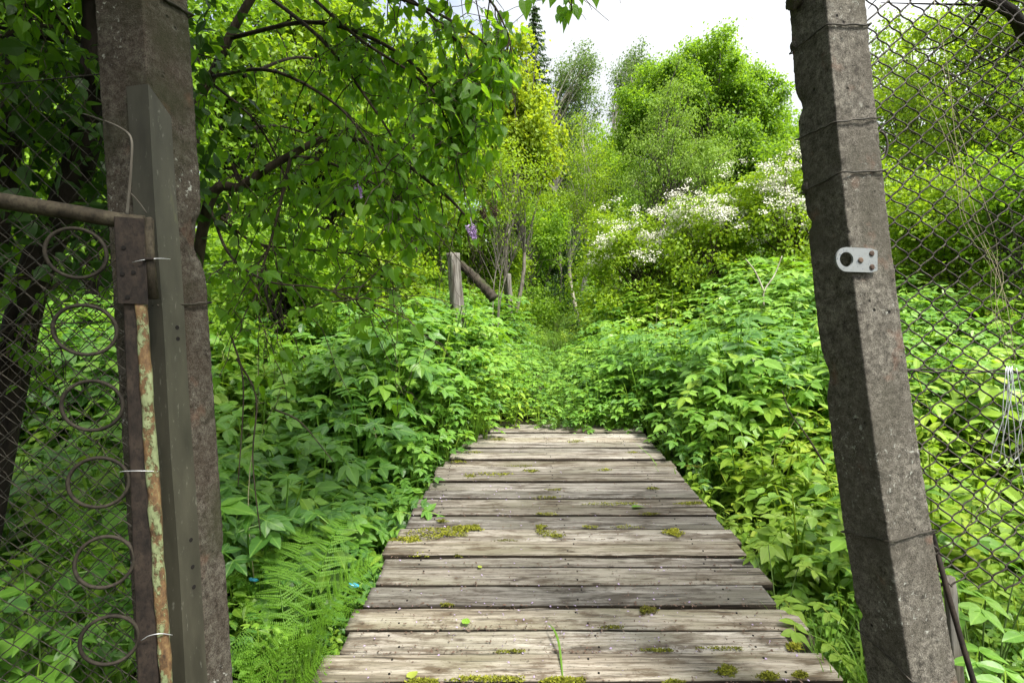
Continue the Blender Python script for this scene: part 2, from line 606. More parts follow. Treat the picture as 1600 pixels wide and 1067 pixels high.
def concrete_mat(name, base, pale, dark, warm, moss, red=0.0):
    m = N(name)
    c = m.coords((1, 1, 1), True)
    big = m.noise(c, 5.0, 4)
    mid = m.noise(c, 42.0, 7, 0.75)
    fine = m.noise(c, 230.0, 4, 0.8)
    vor = m.node('ShaderNodeTexVoronoi')
    vor.inputs['Scale'].default_value = 105.0
    m.link(c, vor.inputs['Vector'])
    vor2 = m.node('ShaderNodeTexVoronoi')
    vor2.inputs['Scale'].default_value = 24.0
    m.link(c, vor2.inputs['Vector'])
    col = m.ramp(mid, [(0.34, dark), (0.47, base), (0.66, pale)])
    col = m.mix(m.ramp(big, [(0.42, 0.0), (0.65, 0.7)]), col, warm)
    col = m.mix(m.ramp(fine, [(0.38, 0.85), (0.5, 0.0)]), col, dark)
    col = m.mix(m.ramp(fine, [(0.57, 0.0), (0.68, 0.75)]), col, pale)
    grit = m.noise(c, 420.0, 2, 0.6)
    pit = m.ramp(vor2.outputs['Distance'], [(0.08, 1.0), (0.16, 0.0)])
    pit = m.math('MULTIPLY', pit, m.ramp(m.noise(c, 7.0, 2), [(0.5, 0.0), (0.58, 1.0)]))
    col = m.mix(pit, col, tuple(x * 0.35 for x in dark))
    lich = m.math('MULTIPLY', m.ramp(m.noise(c, 60.0, 4, 0.7), [(0.60, 0.0), (0.66, 1.0)]), m.ramp(m.noise(c, 3.5, 2), [(0.5, 0.0), (0.6, 0.8)]))
    col = m.mix(lich, col, (0.36, 0.37, 0.33))
    col = m.mix(m.math('MULTIPLY', m.ramp(m.noise(c, 3.1, 5, 0.6), [(0.52, 0.0), (0.66, 0.75)]), 1.0), col, moss)
    if red:
        col = m.mix(m.ramp(m.noise(c, 9.0, 3), [(0.62, 0.0), (0.72, red)]), col, (0.20, 0.085, 0.05))
    nb = m.bump(mid, 0.6, 0.008)
    nb = m.bump(fine, 0.8, 0.004, nb)
    nb = m.bump(m.math('SUBTRACT', 1.0, pit), 0.8, 0.006, nb)
    nb = m.bump(grit, 0.6, 0.0015, nb)
    return m.finish(m.principled(col, 0.92, 0, 0.2, nb))


M['conc_l'] = concrete_mat('old_concrete_brown', (0.0546, 0.0459, 0.0341), (0.1240, 0.1147, 0.0930), (0.0136, 0.0105, 0.0074), (0.0465, 0.0341, 0.0236), (0.0248, 0.0260, 0.0112), 0.18)
M['conc_r'] = concrete_mat('old_concrete_grey', (0.0960, 0.0874, 0.0718), (0.2215, 0.2051, 0.1726), (0.0253, 0.0223, 0.0178), (0.0766, 0.0677, 0.0536), (0.0634, 0.0580, 0.0437), 0.3)


def rust_mat(name, c0, c1, c2, rough=0.8, sc=1.0):
    m = N(name)
    c = m.coords((1, 1, 0.6), True)
    a = m.noise(c, 22.0 * sc, 6, 0.7)
    b = m.noise(c, 110.0 * sc, 4, 0.7)
    col = m.ramp(a, [(0.34, c0), (0.5, c1), (0.68, c2)])
    col = m.mix(m.ramp(b, [(0.38, 0.6), (0.5, 0.0)]), col, tuple(x * 0.4 for x in c0))
    return m.finish(m.principled(col, rough, 0.15, 0.3, m.bump(b, 0.5, 0.002)))


M['rust'] = rust_mat('rusty_iron', (0.0078, 0.0056, 0.0039), (0.0203, 0.0142, 0.0103), (0.0389, 0.0285, 0.0194))
M['rail'] = rust_mat('dirty_pipe', (0.0165, 0.0128, 0.0075), (0.0435, 0.0345, 0.0210), (0.0750, 0.0638, 0.0413))
M['ring'] = rust_mat('dull_ring_iron', (0.0112, 0.0086, 0.0056), (0.0279, 0.0230, 0.0156), (0.0484, 0.0409, 0.0298))
M['wire'] = rust_mat('rusted_wire', (0.0168, 0.0132, 0.0096), (0.0450, 0.0372, 0.0300), (0.0900, 0.0810, 0.0660), 0.6)
M['wire_dark'] = rust_mat('dark_wire', (0.012, 0.011, 0.008), (0.032, 0.028, 0.02), (0.07, 0.06, 0.045), 0.6)
M['galv'] = (lambda m: m.finish(m.principled((0.50, 0.51, 0.52), 0.4, 0.7, 0.5)))(N('bright_wire'))


def flake_mat():
    m = N('flaking_green_paint')
    c = m.coords((1, 1, 0.55), True)
    a = m.noise(c, 16.0, 5, 0.65)
    b = m.noise(c, 55.0, 5, 0.7)
    col = m.ramp(b, [(0.3, (0.03, 0.018, 0.010)), (0.5, (0.12, 0.07, 0.03)), (0.7, (0.21, 0.16, 0.07))])
    p = m.ramp(b, [(0.35, (0.09, 0.115, 0.05)), (0.65, (0.19, 0.22, 0.11))])
    f = m.ramp(m.math('ADD', m.math('MULTIPLY', a, 0.6), m.math('MULTIPLY', b, 0.4)), [(0.49, 0.0), (0.53, 1.0)])
    col = m.mix(f, col, p)
    return m.finish(m.principled(col, 0.7, 0, 0.3, m.bump(f, 0.8, 0.003)))


M['flake'] = flake_mat()


def strip_mat():
    m = N('painted_steel_angle')
    c = m.coords((1, 1, 0.3), True)
    a = m.noise(c, 14.0, 5)
    b = m.noise(c, 90.0, 4, 0.7)
    col = m.ramp(a, [(0.3, (0.022, 0.021, 0.014)), (0.7, (0.052, 0.049, 0.034))])
    col = m.mix(m.ramp(b, [(0.62, 0.0), (0.72, 0.6)]), col, (0.17, 0.17, 0.14))
    col = m.mix(m.ramp(a, [(0.66, 0.0), (0.72, 0.7)]), col, (0.09, 0.10, 0.045))
    return m.finish(m.principled(col, 0.55, 0.1, 0.4, m.bump(b, 0.3, 0.001)))


M['strip'] = strip_mat()


def plate_mat():
    m = N('white_painted_plate')
    c = m.coords((1, 1, 1))
    b = m.noise(c, 95.0, 4, 0.7)
    a = m.noise(c, 26.0, 3)
    f = m.math('MULTIPLY', m.ramp(b, [(0.56, 0.0), (0.60, 1.0)]), m.ramp(a, [(0.45, 0.0), (0.55, 1.0)]))
    col = m.mix(f, (0.165, 0.178, 0.178), (0.04, 0.05, 0.07))
    col = m.mix(m.ramp(m.noise(c, 60, 3), [(0.55, 0.0), (0.8, 0.5)]), col, (0.10, 0.095, 0.08))
    return m.finish(m.principled(col, 0.5, 0.0, 0.4))


M['plate'] = plate_mat()
M['bolt'] = rust_mat('bolt_rust', (0.03, 0.022, 0.016), (0.07, 0.045, 0.032), (0.11, 0.075, 0.05))
M['black'] = (lambda m: m.finish(m.principled((0.012, 0.011, 0.010), 0.9, 0, 0.1)))(N('bore_dark'))


def moss_mat():
    m = N('moss')
    a = m.node('ShaderNodeAttribute', attribute_name='lc')
    sp = m.node('ShaderNodeSeparateXYZ')
    m.link(a.outputs['Vector'], sp.inputs[0])
    col = m.ramp(sp.outputs[2], [(0.0, (0.07, 0.066, 0.014)), (0.5, (0.15, 0.165, 0.018)), (1.0, (0.27, 0.27, 0.03))])
    return m.finish(m.principled(col, 0.9, 0, 0.1))


M['moss'] = moss_mat()


def ground_mat():
    m = N('forest_soil')
    c = m.coords((1, 1, 1))
    a = m.noise(c, 1.3, 5)
    b = m.noise(c, 22.0, 6, 0.7)
    col = m.ramp(b, [(0.35, (0.018, 0.014, 0.009)), (0.65, (0.065, 0.05, 0.03))])
    col = m.mix(m.ramp(a, [(0.42, 0.0), (0.6, 0.8)]), col, (0.035, 0.06, 0.015))
    return m.finish(m.principled(col, 0.95, 0, 0.1, m.bump(b, 0.8, 0.03)))


M['ground'] = ground_mat()
M['blue'] = (lambda m: m.finish(m.principled((0.02, 0.20, 0.30), 0.3, 0, 0.5)))(N('blue_plastic'))


# ------------------------------------------------------------------ terrain
def path_x(y):
    return 0.43 + 0.085 * (np.asarray(y, float) - 5.7)


def terrain(x, y):
    x = np.asarray(x, float)
    y = np.asarray(y, float)
    yy = np.minimum(y, 70 + (y - 70) * 0.25)
    z = np.maximum(-0.22 + 0.134 * yy, -0.02 + 0.01 * yy)
    z = z - 0.72 * np.exp(-((y - 3.75) / 1.05) ** 2)
    d = np.abs(x - path_x(y))
    z = z + 0.75 * smooth(0.9, 3.8, d) * smooth(5.2, 8.5, y) * (1 - 0.5 * smooth(16, 30, y))
    z = z + 0.25 * smooth(1.2, 3.0, d) * (1 - smooth(2.0, 5.0, y)) * smooth(0.6, 1.8, y) * 0.5
    p = np.stack([x * 0.8, y * 0.8, x * 0], -1).reshape(-1, 3)
    z = z + 0.05 * fbm(p, 3).reshape(x.shape) * smooth(0, 5, np.hypot(x, y))
    return z


def tz(x, y):
    return float(terrain(np.array([x]), np.array([y]))[0])


def make_ground():
    xs = np.concatenate([-np.geomspace(600, 9, 26), np.linspace(-8.6, 8.6, 90), np.geomspace(9, 600, 26)])
    ys = np.concatenate([-np.geomspace(300, 2.2, 12), np.linspace(-2, 14, 110), np.geomspace(14.3, 900, 50)])
    X, Y = np.meshgrid(xs, ys)
    Z = terrain(X, Y)
    nx, ny = len(xs), len(ys)
    i = np.arange(ny - 1)[:, None] * nx + np.arange(nx - 1)[None]
    F4 = np.stack([i, i + 1, i + nx + 1, i + nx], -1).reshape(-1, 4)
    g = G()
    g.add(np.stack([X, Y, Z], -1).reshape(-1, 3), None, F4)
    o = g.build('ground', M['ground'])
    tag(o, 'dark soil slope with a ditch under the plank bridge', 'ground', kind='structure')


make_ground()


# ------------------------------------------------------------------ leaf and plant templates
def leaf_tmpl(st, fold=0.28, curl=0.25, back=0.0, wave=0.0):
    """st: list of (t, halfwidth); returns template of length 1 along +y, normal +z"""
    V, A, F3, F4 = [], [], [], []
    n = len(st)
    mid = []
    for t, h in st:
        mid.append(len(V))
        V.append((0, t, -curl * t * t))
        A.append((0, t, 0))
    for s in (-1, 1):
        prev = None
        for k, (t, h) in enumerate(st):
            if h <= 0:
                e = None
            else:
                e = len(V)
                te = t - back * max(0, 1 - t * 2.5)
                V.append((s * h, te, fold * h - curl * t * t + wave * math.sin(9 * t + s)))
                A.append((s * h, te, 0))
            if k:
                a, b = mid[k - 1], mid[k]
                if prev is None and e is not None:
                    F3.append((a, b, e) if s < 0 else (a, e, b))
                elif prev is not None and e is None:
                    F3.append((a, b, prev) if s < 0 else (a, prev, b))
                elif prev is not None:
                    F4.append((a, b, e, prev) if s < 0 else (a, prev, e, b))
            prev = e
    return (np.array(V, float), np.array(F3, int).reshape(-1, 3), np.array(F4, int).reshape(-1, 4), np.array(A, float))


L_HEART = leaf_tmpl([(0, 0), (0.03, 0.22), (0.17, 0.355), (0.36, 0.35), (0.58, 0.24), (0.80, 0.10), (1, 0)], 0.25, 0.22, 0.14, 0.012)
L_OVATE = leaf_tmpl([(0, 0), (0.14, 0.19), (0.36, 0.275), (0.62, 0.215), (0.84, 0.10), (1, 0)], 0.17, 0.16, 0, 0.015)
L_LANCE = leaf_tmpl([(0, 0), (0.2, 0.15), (0.5, 0.17), (0.78, 0.09), (1, 0)], 0.30, 0.32)
L_FAR = leaf_tmpl([(0, 0), (0.45, 0.33), (1, 0)], 0.3, 0.15)
L_FARN = leaf_tmpl([(0, 0), (0.45, 0.24), (1, 0)], 0.3, 0.2)


def frames(d, n):
    """rotation matrices with y = d, z close to n"""
    d = norm(d)
    x = norm(np.cross(d, n))
    z = np.cross(x, d)
    return np.stack([x, d, z], -1)


def rand_dirs(k, r=None):
    r = r or rng
    return norm(r.normal(size=(k, 3)))


class T2:
    """joins templates into one template"""
    def __init__(self):
        self.g = G()

    def put(self, T, pos, d, n, s, tint=0.0, mat=0):
        self.g.inst(T, np.array([pos], float), frames(np.array([d], float), np.array([n], float)), np.array([s]), np.array([tint]), mat)

    def done(self):
        g = self.g
        f3 = np.vstack(g.f3) if g.f3 else np.zeros((0, 3), int)
        f4 = np.vstack(g.f4) if g.f4 else np.zeros((0, 4), int)
        return (np.vstack(g.v), f3, f4, np.vstack(g.a))


def compound(lf, r):
    """a ternate leaf: length about 1, leaflets held flat"""
    t = T2()
    parts = [(0.50, 0, 0.50), (0.47, 58, 0.44), (0.47, -58, 0.44), (0.12, 72, 0.42), (0.12, -72, 0.42), (0.10, 118, 0.30), (0.10, -118, 0.30)]
    for y, a, l in parts:
        a = R(a + r.normal() * 8)
        d = np.array([math.sin(a), math.cos(a), -0.05 + r.normal() * 0.10])
        t.put(lf, (0, y, -0.06 * y * y), d, (r.normal() * 0.18, r.normal() * 0.18, 1), l * r.uniform(0.85, 1.12), r.normal() * 0.06)
    t.g.tube(np.array([(0, -0.05, -0.02), (0, 0.25, 0.0), (0, 0.5, -0.03)]), 0.012, 3, cap=False, tint=0.55)
    return t.done()


def elder_plant(seed, low=False):
    """ternate leaves on long stalks, unit height"""
    r = np.random.default_rng(seed)
    t = T2()
    lf = L_FAR if low else L_OVATE
    n = r.integers(9, 13)
    for i in range(n):
        a = i * 2.4 + r.normal() * 0.4
        h = 0.28 + 0.72 * ((i + 0.6) / n) ** 0.8 + r.normal() * 0.06
        rad = r.uniform(0.10, 0.26) * (1.25 - 0.6 * h)
        out = np.array([math.cos(a), math.sin(a), 0])
        tip = out * rad + np.array([0, 0, h])
        if not low:
            t.g.tube(bez((0, 0, 0), out * rad * 0.35 + np.array([0, 0, h * 0.75]), tip, 4), [0.010, 0.008, 0.006, 0.005], 3, cap=False, tint=0.5)
        pitch = r.uniform(-0.28, 0.18)
        d = out * math.cos(pitch) + np.array([0, 0, math.sin(pitch)])
        nn = np.array([0, 0, 1.0]) + out * 0.2 + r.normal(size=3) * 0.12
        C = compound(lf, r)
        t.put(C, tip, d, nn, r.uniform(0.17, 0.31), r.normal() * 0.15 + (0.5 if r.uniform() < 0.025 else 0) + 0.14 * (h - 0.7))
    return t.done()


def herb_plant(seed, low=False):
    """upright stem with opposite simple leaves, unit height"""
    r = np.random.default_rng(seed)
    t = T2()
    lf = L_FARN if low else (L_LANCE if seed % 2 else L_OVATE)
    lean = r.normal(size=2) * 0.10
    if not low:
        t.g.tube(np.array([(0, 0, 0), (lean[0] * .3, lean[1] * .3, .5), (lean[0], lean[1], 1.0)]), [0.010, 0.008, 0.005], 3, cap=False, tint=0.4)
    k = 10
    for i in range(k):
        h = 0.22 + 0.78 * i / (k - 1)
        base = np.array([lean[0] * h * h, lean[1] * h * h, h])
        for s in (0, 1):
            a = (i % 2) * 1.57 + s * math.pi + r.normal() * 0.25
            pitch = r.uniform(-0.35, 0.25) + (0.45 if i == k - 1 else 0)
            d = np.array([math.cos(a) * math.cos(pitch), math.sin(a) * math.cos(pitch), math.sin(pitch)])
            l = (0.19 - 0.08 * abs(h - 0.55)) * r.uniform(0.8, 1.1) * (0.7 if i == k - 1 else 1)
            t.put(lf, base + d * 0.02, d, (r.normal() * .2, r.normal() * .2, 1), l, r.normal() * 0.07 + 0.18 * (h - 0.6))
    return t.done()


def grass_tuft(seed, nb=16):
    r = np.random.default_rng(seed)
    t = T2()
    for i in range(nb):
        a = r.uniform(0, 6.28)
        out = np.array([math.cos(a), math.sin(a), 0])
        l = r.uniform(0.55, 1.0)
        b = out * r.uniform(0, 0.10)
        p = bez(b, b + out * 0.10 + np.array([0, 0, l * 0.75]), b + out * r.uniform(0.15, 0.55) + np.array([0, 0, l * r.uniform(0.65, 1.0)]), 5)
        side = np.array([-out[1], out[0], 0])
        w = np.array([0.010, 0.012, 0.010, 0.006, 0.001])[:, None]
        V = np.concatenate([p - side * w, p + side * w])
        F4 = [(k, k + 1, k + 6, k + 5) for k in range(4)]
        A = np.zeros((10, 3))
        A[:, 2] = r.normal() * 0.15
        A[:, 0] = 0.2
        t.g.add(V, None, F4, A)
    return t.done()


def place(g, temps, x, y, z, height, tint, r, tilt=0.10, mat=0, lean=0.0):
    """scatter plant templates standing on the ground"""
    n = len(x)
    which = r.integers(0, len(temps), n)
    yaw = r.uniform(0, 6.283, n)
    up = norm(np.stack([r.normal(size=n) * tilt + 0.6 * lean * np.clip(path_x(y) - x, -1, 1), r.normal(size=n) * tilt - lean, np.ones(n)], -1))
    d = np.stack([np.cos(yaw), np.sin(yaw), np.zeros(n)], -1)
    rot = frames(d, up)
    # keep z = up exactly
    xax = norm(np.cross(d, up))
    yax = np.cross(up, xax)
    rot = np.stack([xax, yax, up], -1)
    pos = np.stack([x, y, z], -1)
    for k, T in enumerate(temps):
        s = which == k
        g.inst(T, pos[s], rot[s], height[s], tint[s], mat)


# ------------------------------------------------------------------ bridge
S_BR = 0.134


def br_z(y):
    return -0.1 + S_BR * y


XL = lambda y: np.interp(y, [1.8, 2.2, 3.2, 4.0, 4.7, 5.2, 5.8], [-0.76, -0.75, -0.73, -0.66, -0.575, -0.49, -0.38])
XR = lambda y: np.interp(y, [1.8, 2.2, 2.7, 3.3, 4.4, 5.2, 5.8], [1.25, 1.265, 1.34, 1.38, 1.41, 1.40, 1.38])


def rrect(w, h, r, n=3, seg=4):
    """rounded rectangle ring with extra points along its long sides"""
    pts = []
    for cx, cy, a0 in ((w / 2 - r, h / 2 - r, 0), (-w / 2 + r, h / 2 - r, 90), (-w / 2 + r, -h / 2 + r, 180), (w / 2 - r, -h / 2 + r, 270)):
        for k in range(n):
            a = R(a0 + 90 * k / (n - 1))
            pts.append((cx + r * math.cos(a), cy + r * math.sin(a)))
    out = []
    for i in range(len(pts)):
        a, b = np.array(pts[i]), np.array(pts[(i + 1) % len(pts)])
        out.append(a)
        L = np.linalg.norm(b - a)
        if L > r * 1.5:
            k = max(1, int(seg * L / max(w, h)))
            for q in range(1, k + 1):
                out.append(a + (b - a) * q / (k + 1))
    return np.array(out)


bridge = thing('plank_bridge', 'low bridge of weathered grey cross planks leading from the gate into the greenery', 'bridge')
ROWS = [1130, 1066, 1019, 981, 946, 913, 885, 870, 846, 824, 804, 791, 778, 766, 751, 741, 729, 718, 708, 698, 690, 683, 676, 669, 663]
EDGE_Y = [800 * 1.6 / (py - 440.0) for py in ROWS]
PLANK_Z = {}
PLANKS = []
for i in range(len(EDGE_Y) - 1):
    r = np.random.default_rng(100 + i)
    y0, y1 = EDGE_Y[i], EDGE_Y[i + 1]
    gap = r.choice([0.009, 0.013, 0.018, 0.026]) if y1 - y0 > 0.1 else 0.007
    w = y1 - y0 - gap
    yc = (y0 + y1) / 2
    xl = float(XL(yc)) + r.normal() * 0.014
    xr = float(XR(yc)) + r.normal() * 0.018
    if i == 1:
        xl, xr = -0.80, 1.33
    if i == 2:
        xl, xr = -0.745, 1.235
    if i == 3:
        xl, xr = -0.775, 1.375
    th = 0.042
    n = 90
    s = np.linspace(xl, xr, n)
    dz = r.normal() * 0.006
    roll = r.normal() * 0.022
    bow = r.normal() * 0.006
    skew = r.normal() * 0.009
    mid = (xl + xr) / 2
    u = (s - mid) / (xr - xl)
    cents = np.stack([s, yc + skew * u, br_z(yc) - th / 2 + dz + bow * (u * u - 0.1)], -1)
    ring = rrect(w, th, 0.006, 3, 9)
    # local: ring x -> along bridge, ring y -> up
    a = math.atan(S_BR) + roll
    ux = np.array([0, math.cos(a), math.sin(a)])
    uy = np.array([0, -math.sin(a), math.cos(a)])

    def disp(V, i=i):
        q = V * np.array([2.2, 26, 26]) + i * 9.7
        d = 0.0032 * fbm(q, 3) + 0.0022 * vnoise(V * np.array([9, 70, 70]) + i)
        d = d + 0.006 * np.minimum(0, vnoise(V * np.array([1.7, 9, 9]) + 3.1 * i) + 0.35)
        return d
    g = G()
    wv = np.ones(n)
    jag = np.minimum(1, np.minimum(np.arange(n), np.arange(n)[::-1]) / 2.0)
    wv = 0.93 + 0.07 * jag + 0.018 * vnoise(np.stack([s * 3.1, s * 0 + i * 5.0, s * 0], -1))
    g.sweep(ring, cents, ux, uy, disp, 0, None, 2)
    for bx in (-0.52, 0.34, 1.10):
        for q in (-0.27, 0.25):
            nx = bx + r.normal() * 0.02
            if xl + 0.03 < nx < xr - 0.03:
                uu = (nx - mid) / (xr - xl)
                c = np.array([nx, yc + skew * uu, br_z(yc) + dz + bow * (uu * uu - 0.1)]) + ux * q * w
                g.tube(np.array([c - uy * 0.004, c + uy * 0.0035]), 0.0048, 7, 1)
    o = g.build('plank', [M['plank'], M['black'], M['rot']], bridge, True, loc=(mid, yc, br_z(yc)))  # last slot darkens sides and underside as painted gap shade
    PLANKS.append((y0, y1, xl, xr))
# long beams carrying the planks
for bx, tilt in ((-0.52, 0.06), (0.33, 0.02), (1.10, 0.015)):
    g = G()
    yy = np.linspace(2.02, 5.75, 24)
    cents = np.stack([bx + tilt * (yy - 2), yy, br_z(yy) - 0.055 - 0.085], -1)
    g.sweep(rrect(0.14, 0.16, 0.03, 4, 3), cents, (1, 0, 0), (0, 0, 1), lambda V: 0.006 * fbm(V * 9, 2))
    g.build('beam', M['beam'], bridge)
# the squared sleeper end that sticks out under the third plank
g = G()
xx = np.linspace(1.10, 1.405, 10)
g.sweep(rrect(0.13, 0.10, 0.012, 3, 3), np.stack([xx, xx * 0 + 2.44, xx * 0 + br_z(2.44) - 0.11], -1), (0, 1, 0), (0, 0, 1), lambda V: 0.004 * fbm(V * 20, 2))
g.build('crossbeam', M['beam'], bridge)


def on_bridge(px, py):
    Y = 1280.0 / (py - 440.0)
    return np.array([(px - 800) / F * Y, Y, br_z(Y)])


def moss_patch(pts, n, size, seed, tint0=0.5):
    """tufts of moss: many tiny leaflets standing on low cushions; pts = (px, py, rx, ry) ellipses"""
    r = np.random.default_rng(seed)
    for px, py, rx, ry in pts:
        g = G()
        k = int(n)
        ang = r.uniform(0, 6.283, k)
        rad = np.sqrt(r.uniform(0, 1, k)) * (0.65 + 0.35 * vnoise(np.stack([np.cos(ang) * 2 + seed, np.sin(ang) * 2, ang * 0], -1)))
        qx, qy = px + rx * rad * np.cos(ang), py + ry * rad * np.sin(ang)
        Y = 1280.0 / (qy - 440.0)
        X = (qx - 800) / F * Y
        Z = br_z(Y)
        hgt = 0.010 * (1 - rad) + 0.001
        d = norm(np.stack([r.normal(size=k), r.normal(size=k), r.uniform(0.1, 0.7, k)], -1))
        pos = np.stack([X, Y, Z + hgt * r.uniform(0.2, 1, k)], -1)
        g.inst(L_FARN, pos, frames(d, rand_dirs(k, r)), size * r.uniform(0.6, 1.4, k), tint0 + r.normal(size=k) * 0.22 + 0.2 * (1 - rad) - 0.1)
        g.build('moss_patch', M['moss'], bridge, False)


rm = np.random.default_rng(88)
for k in range(13):
    row = ROWS[int(rm.integers(1, 17))]
    moss_patch([(rm.uniform(640, 1120), row, rm.uniform(14, 42), rm.uniform(2.6, 3.6))], 190, 0.010, 200 + k, rm.uniform(0.1, 0.5))
moss_patch([(692, 833, 62, 15), (640, 846, 36, 12), (735, 826, 30, 8)], 900, 0.014, 1, 0.45)
moss_patch([(1052, 833, 21, 9)], 600, 0.013, 2, 0.85)
moss_patch([(775, 742, 60, 5), (830, 737, 20, 4)], 350, 0.014, 3, 0.4)
moss_patch([(1010, 954, 19, 9)], 420, 0.012, 4, 0.0)
moss_patch([(760, 1062, 100, 6), (880, 1064, 60, 6), (660, 1066, 40, 4)], 900, 0.012, 5, 0.45)
moss_patch([(1134, 1050, 28, 13), (1200, 1058, 26, 9), (1250, 1056, 14, 8)], 500, 0.012, 6, 0.4)
moss_patch([(850, 833, 22, 8), (845, 824, 14, 5), (870, 838, 18, 4)], 220, 0.012, 7, 0.4)
moss_patch([(965, 788, 60, 3), (1080, 787, 30, 3)], 300, 0.012, 8, 0.45)
moss_patch([(1240, 1012, 16, 8)], 260, 0.016, 9, 0.6)
moss_patch([(1130, 1014, 60, 3), (1030, 1017, 40, 2)], 260, 0.010, 10, 0.35)
moss_patch([(740, 708, 24, 4), (735, 745, 14, 4)], 200, 0.014, 11, 0.35)
moss_patch([(945, 735, 18, 2.5), (900, 690, 20, 2.5), (990, 708, 16, 2.5)], 150, 0.014, 12, 0.5)
moss_patch([(655, 868, 22, 5), (715, 722, 20, 3), (780, 687, 18, 2.5)], 180, 0.013, 13, 0.35)
moss_patch([(715, 868, 12, 4), (690, 815, 16, 4), (1020, 764, 20, 3)], 160, 0.012, 14, 0.2)


def scatter_petals():
    r = np.random.default_rng(31)
    g = G()
    n = 420
    qx = np.concatenate([r.uniform(520, 1270, 300), r.normal(690, 90, 200), r.normal(840, 150, 120)])
    qy = np.concatenate([r.uniform(680, 1066, 300), r.normal(775, 40, 200), r.normal(968, 30, 120)])
    Y = 1280.0 / (np.clip(qy, 672, 1066) - 440.0)
    X = (qx - 800) / F * Y
    ok = (X > XL(Y) + 0.03) & (X < XR(Y) - 0.03)
    X, Y = X[ok], Y[ok]
    for k in range(1):
        j = r.normal(size=(len(X), 2)) * 0.004
        pos = np.stack([X + j[:, 0], Y + j[:, 1], br_z(Y) + r.uniform(0.004, 0.010, len(X))], -1)
        d = np.stack([r.normal(size=len(X)), r.normal(size=len(X)), r.normal(size=len(X)) * 0.3], -1)
        nn = np.stack([r.normal(size=len(X)) * .5, r.normal(size=len(X)) * .5, np.ones(len(X))], -1)
        g.inst(L_FAR, pos, frames(d, nn), r.uniform(0.007, 0.015, len(X)), np.zeros(len(X)))
    # crumbs of bark and seed scales
    n = 2600
    qy = r.uniform(676, 1066, n)
    Y2 = 1280.0 / (qy - 440)
    ey = np.array(EDGE_Y)
    near = ey[np.argmin(np.abs(ey[None] - Y2[:, None]), 1)]
    Y2 = np.where(r.uniform(0, 1, n) < 0.6, near + r.normal(size=n) * 0.012, Y2)
    X2 = XL(Y2) + 0.03 + r.uniform(0, 1, n) * (XR(Y2) - XL(Y2) - 0.06)
    pos = np.stack([X2, Y2, br_z(Y2) + 0.004], -1)
    d = np.stack([r.normal(size=n), r.normal(size=n), r.normal(size=n) * 0.2], -1)
    nn = np.stack([r.normal(size=n) * .4, r.normal(size=n) * .4, np.ones(n)], -1)
    g.inst(L_FARN, pos, frames(d, nn), r.uniform(0.005, 0.020, n), np.zeros(n), 1)
    o = g.build('fallen_petals', [M['petal'], M['spent']], None, False)
    tag(o, 'fallen lilac petals and brown crumbs strewn over the planks', 'petals', kind='stuff')


scatter_petals()


def fallen_leaf(px, py, ang, size, mat, label, tint=0.6):
    p = on_bridge(px, py)
    g = G()
    a = R(ang)
    g.inst(L_HEART, np.zeros((1, 3)), frames(np.array([[math.cos(a), math.sin(a), 0.16]]), np.array([[0.1, 0.15, 1.0]])), [size], [tint])
    d = np.array([math.cos(a), math.sin(a), 0.1])
    g.tube(np.array([d * 0, -d * size * 0.35 + np.array([0.006, 0, 0.0])]), size * 0.015, 4, 0)
    o = g.build('fallen_leaf', mat)
    o.location = (p[0], p[1], p[2] + 0.012)
    tag(o, label, 'leaf', 'leaves lying on the planks')


fallen_leaf(727, 978, 85, 0.055, M['elder'], 'pale green leaf with a stalk, on the second nearest plank left of the grass blade', 0.9)
fallen_leaf(990, 795, 10, 0.085, M['elder'], 'flat mid green leaf lying by the mossy gap in the middle of the bridge', 0.55)
fallen_leaf(750, 890, 100, 0.035, M['pale'], 'small round whitish leaf on a brown plank halfway down the bridge', 1.3)
fallen_leaf(640, 1063, 60, 0.055, M['pale'], 'pale curled leaf on the front edge of the nearest plank', 1.0)

g = G()
pp = spline([on_bridge(880, 1066) + (0, 0, 0.0), on_bridge(874, 1020) + (0, 0, 0.03), on_bridge(866, 1000) + (0, 0, 0.045), on_bridge(856, 985) + (0, 0.01, 0.03)], 14)
side = np.array([1, 0.1, 0.2])
wv = (0.0045 * np.sin(np.linspace(0.5, 3.1, 14)) + 0.0005)[:, None]
g.add(np.concatenate([pp - side * wv, pp + (0, 0, 0.002), pp + side * wv]), None, [(k, k + 1, k + 15, k + 14) for k in range(13)] + [(k + 14, k + 15, k + 29, k + 28) for k in range(13)], np.full((42, 3), 0.4))
o = g.build('grass_blade', M['grass'])
tag(o, 'single long green grass blade lying across the two nearest planks', 'grass blade')

# ------------------------------------------------------------------ concrete gate posts


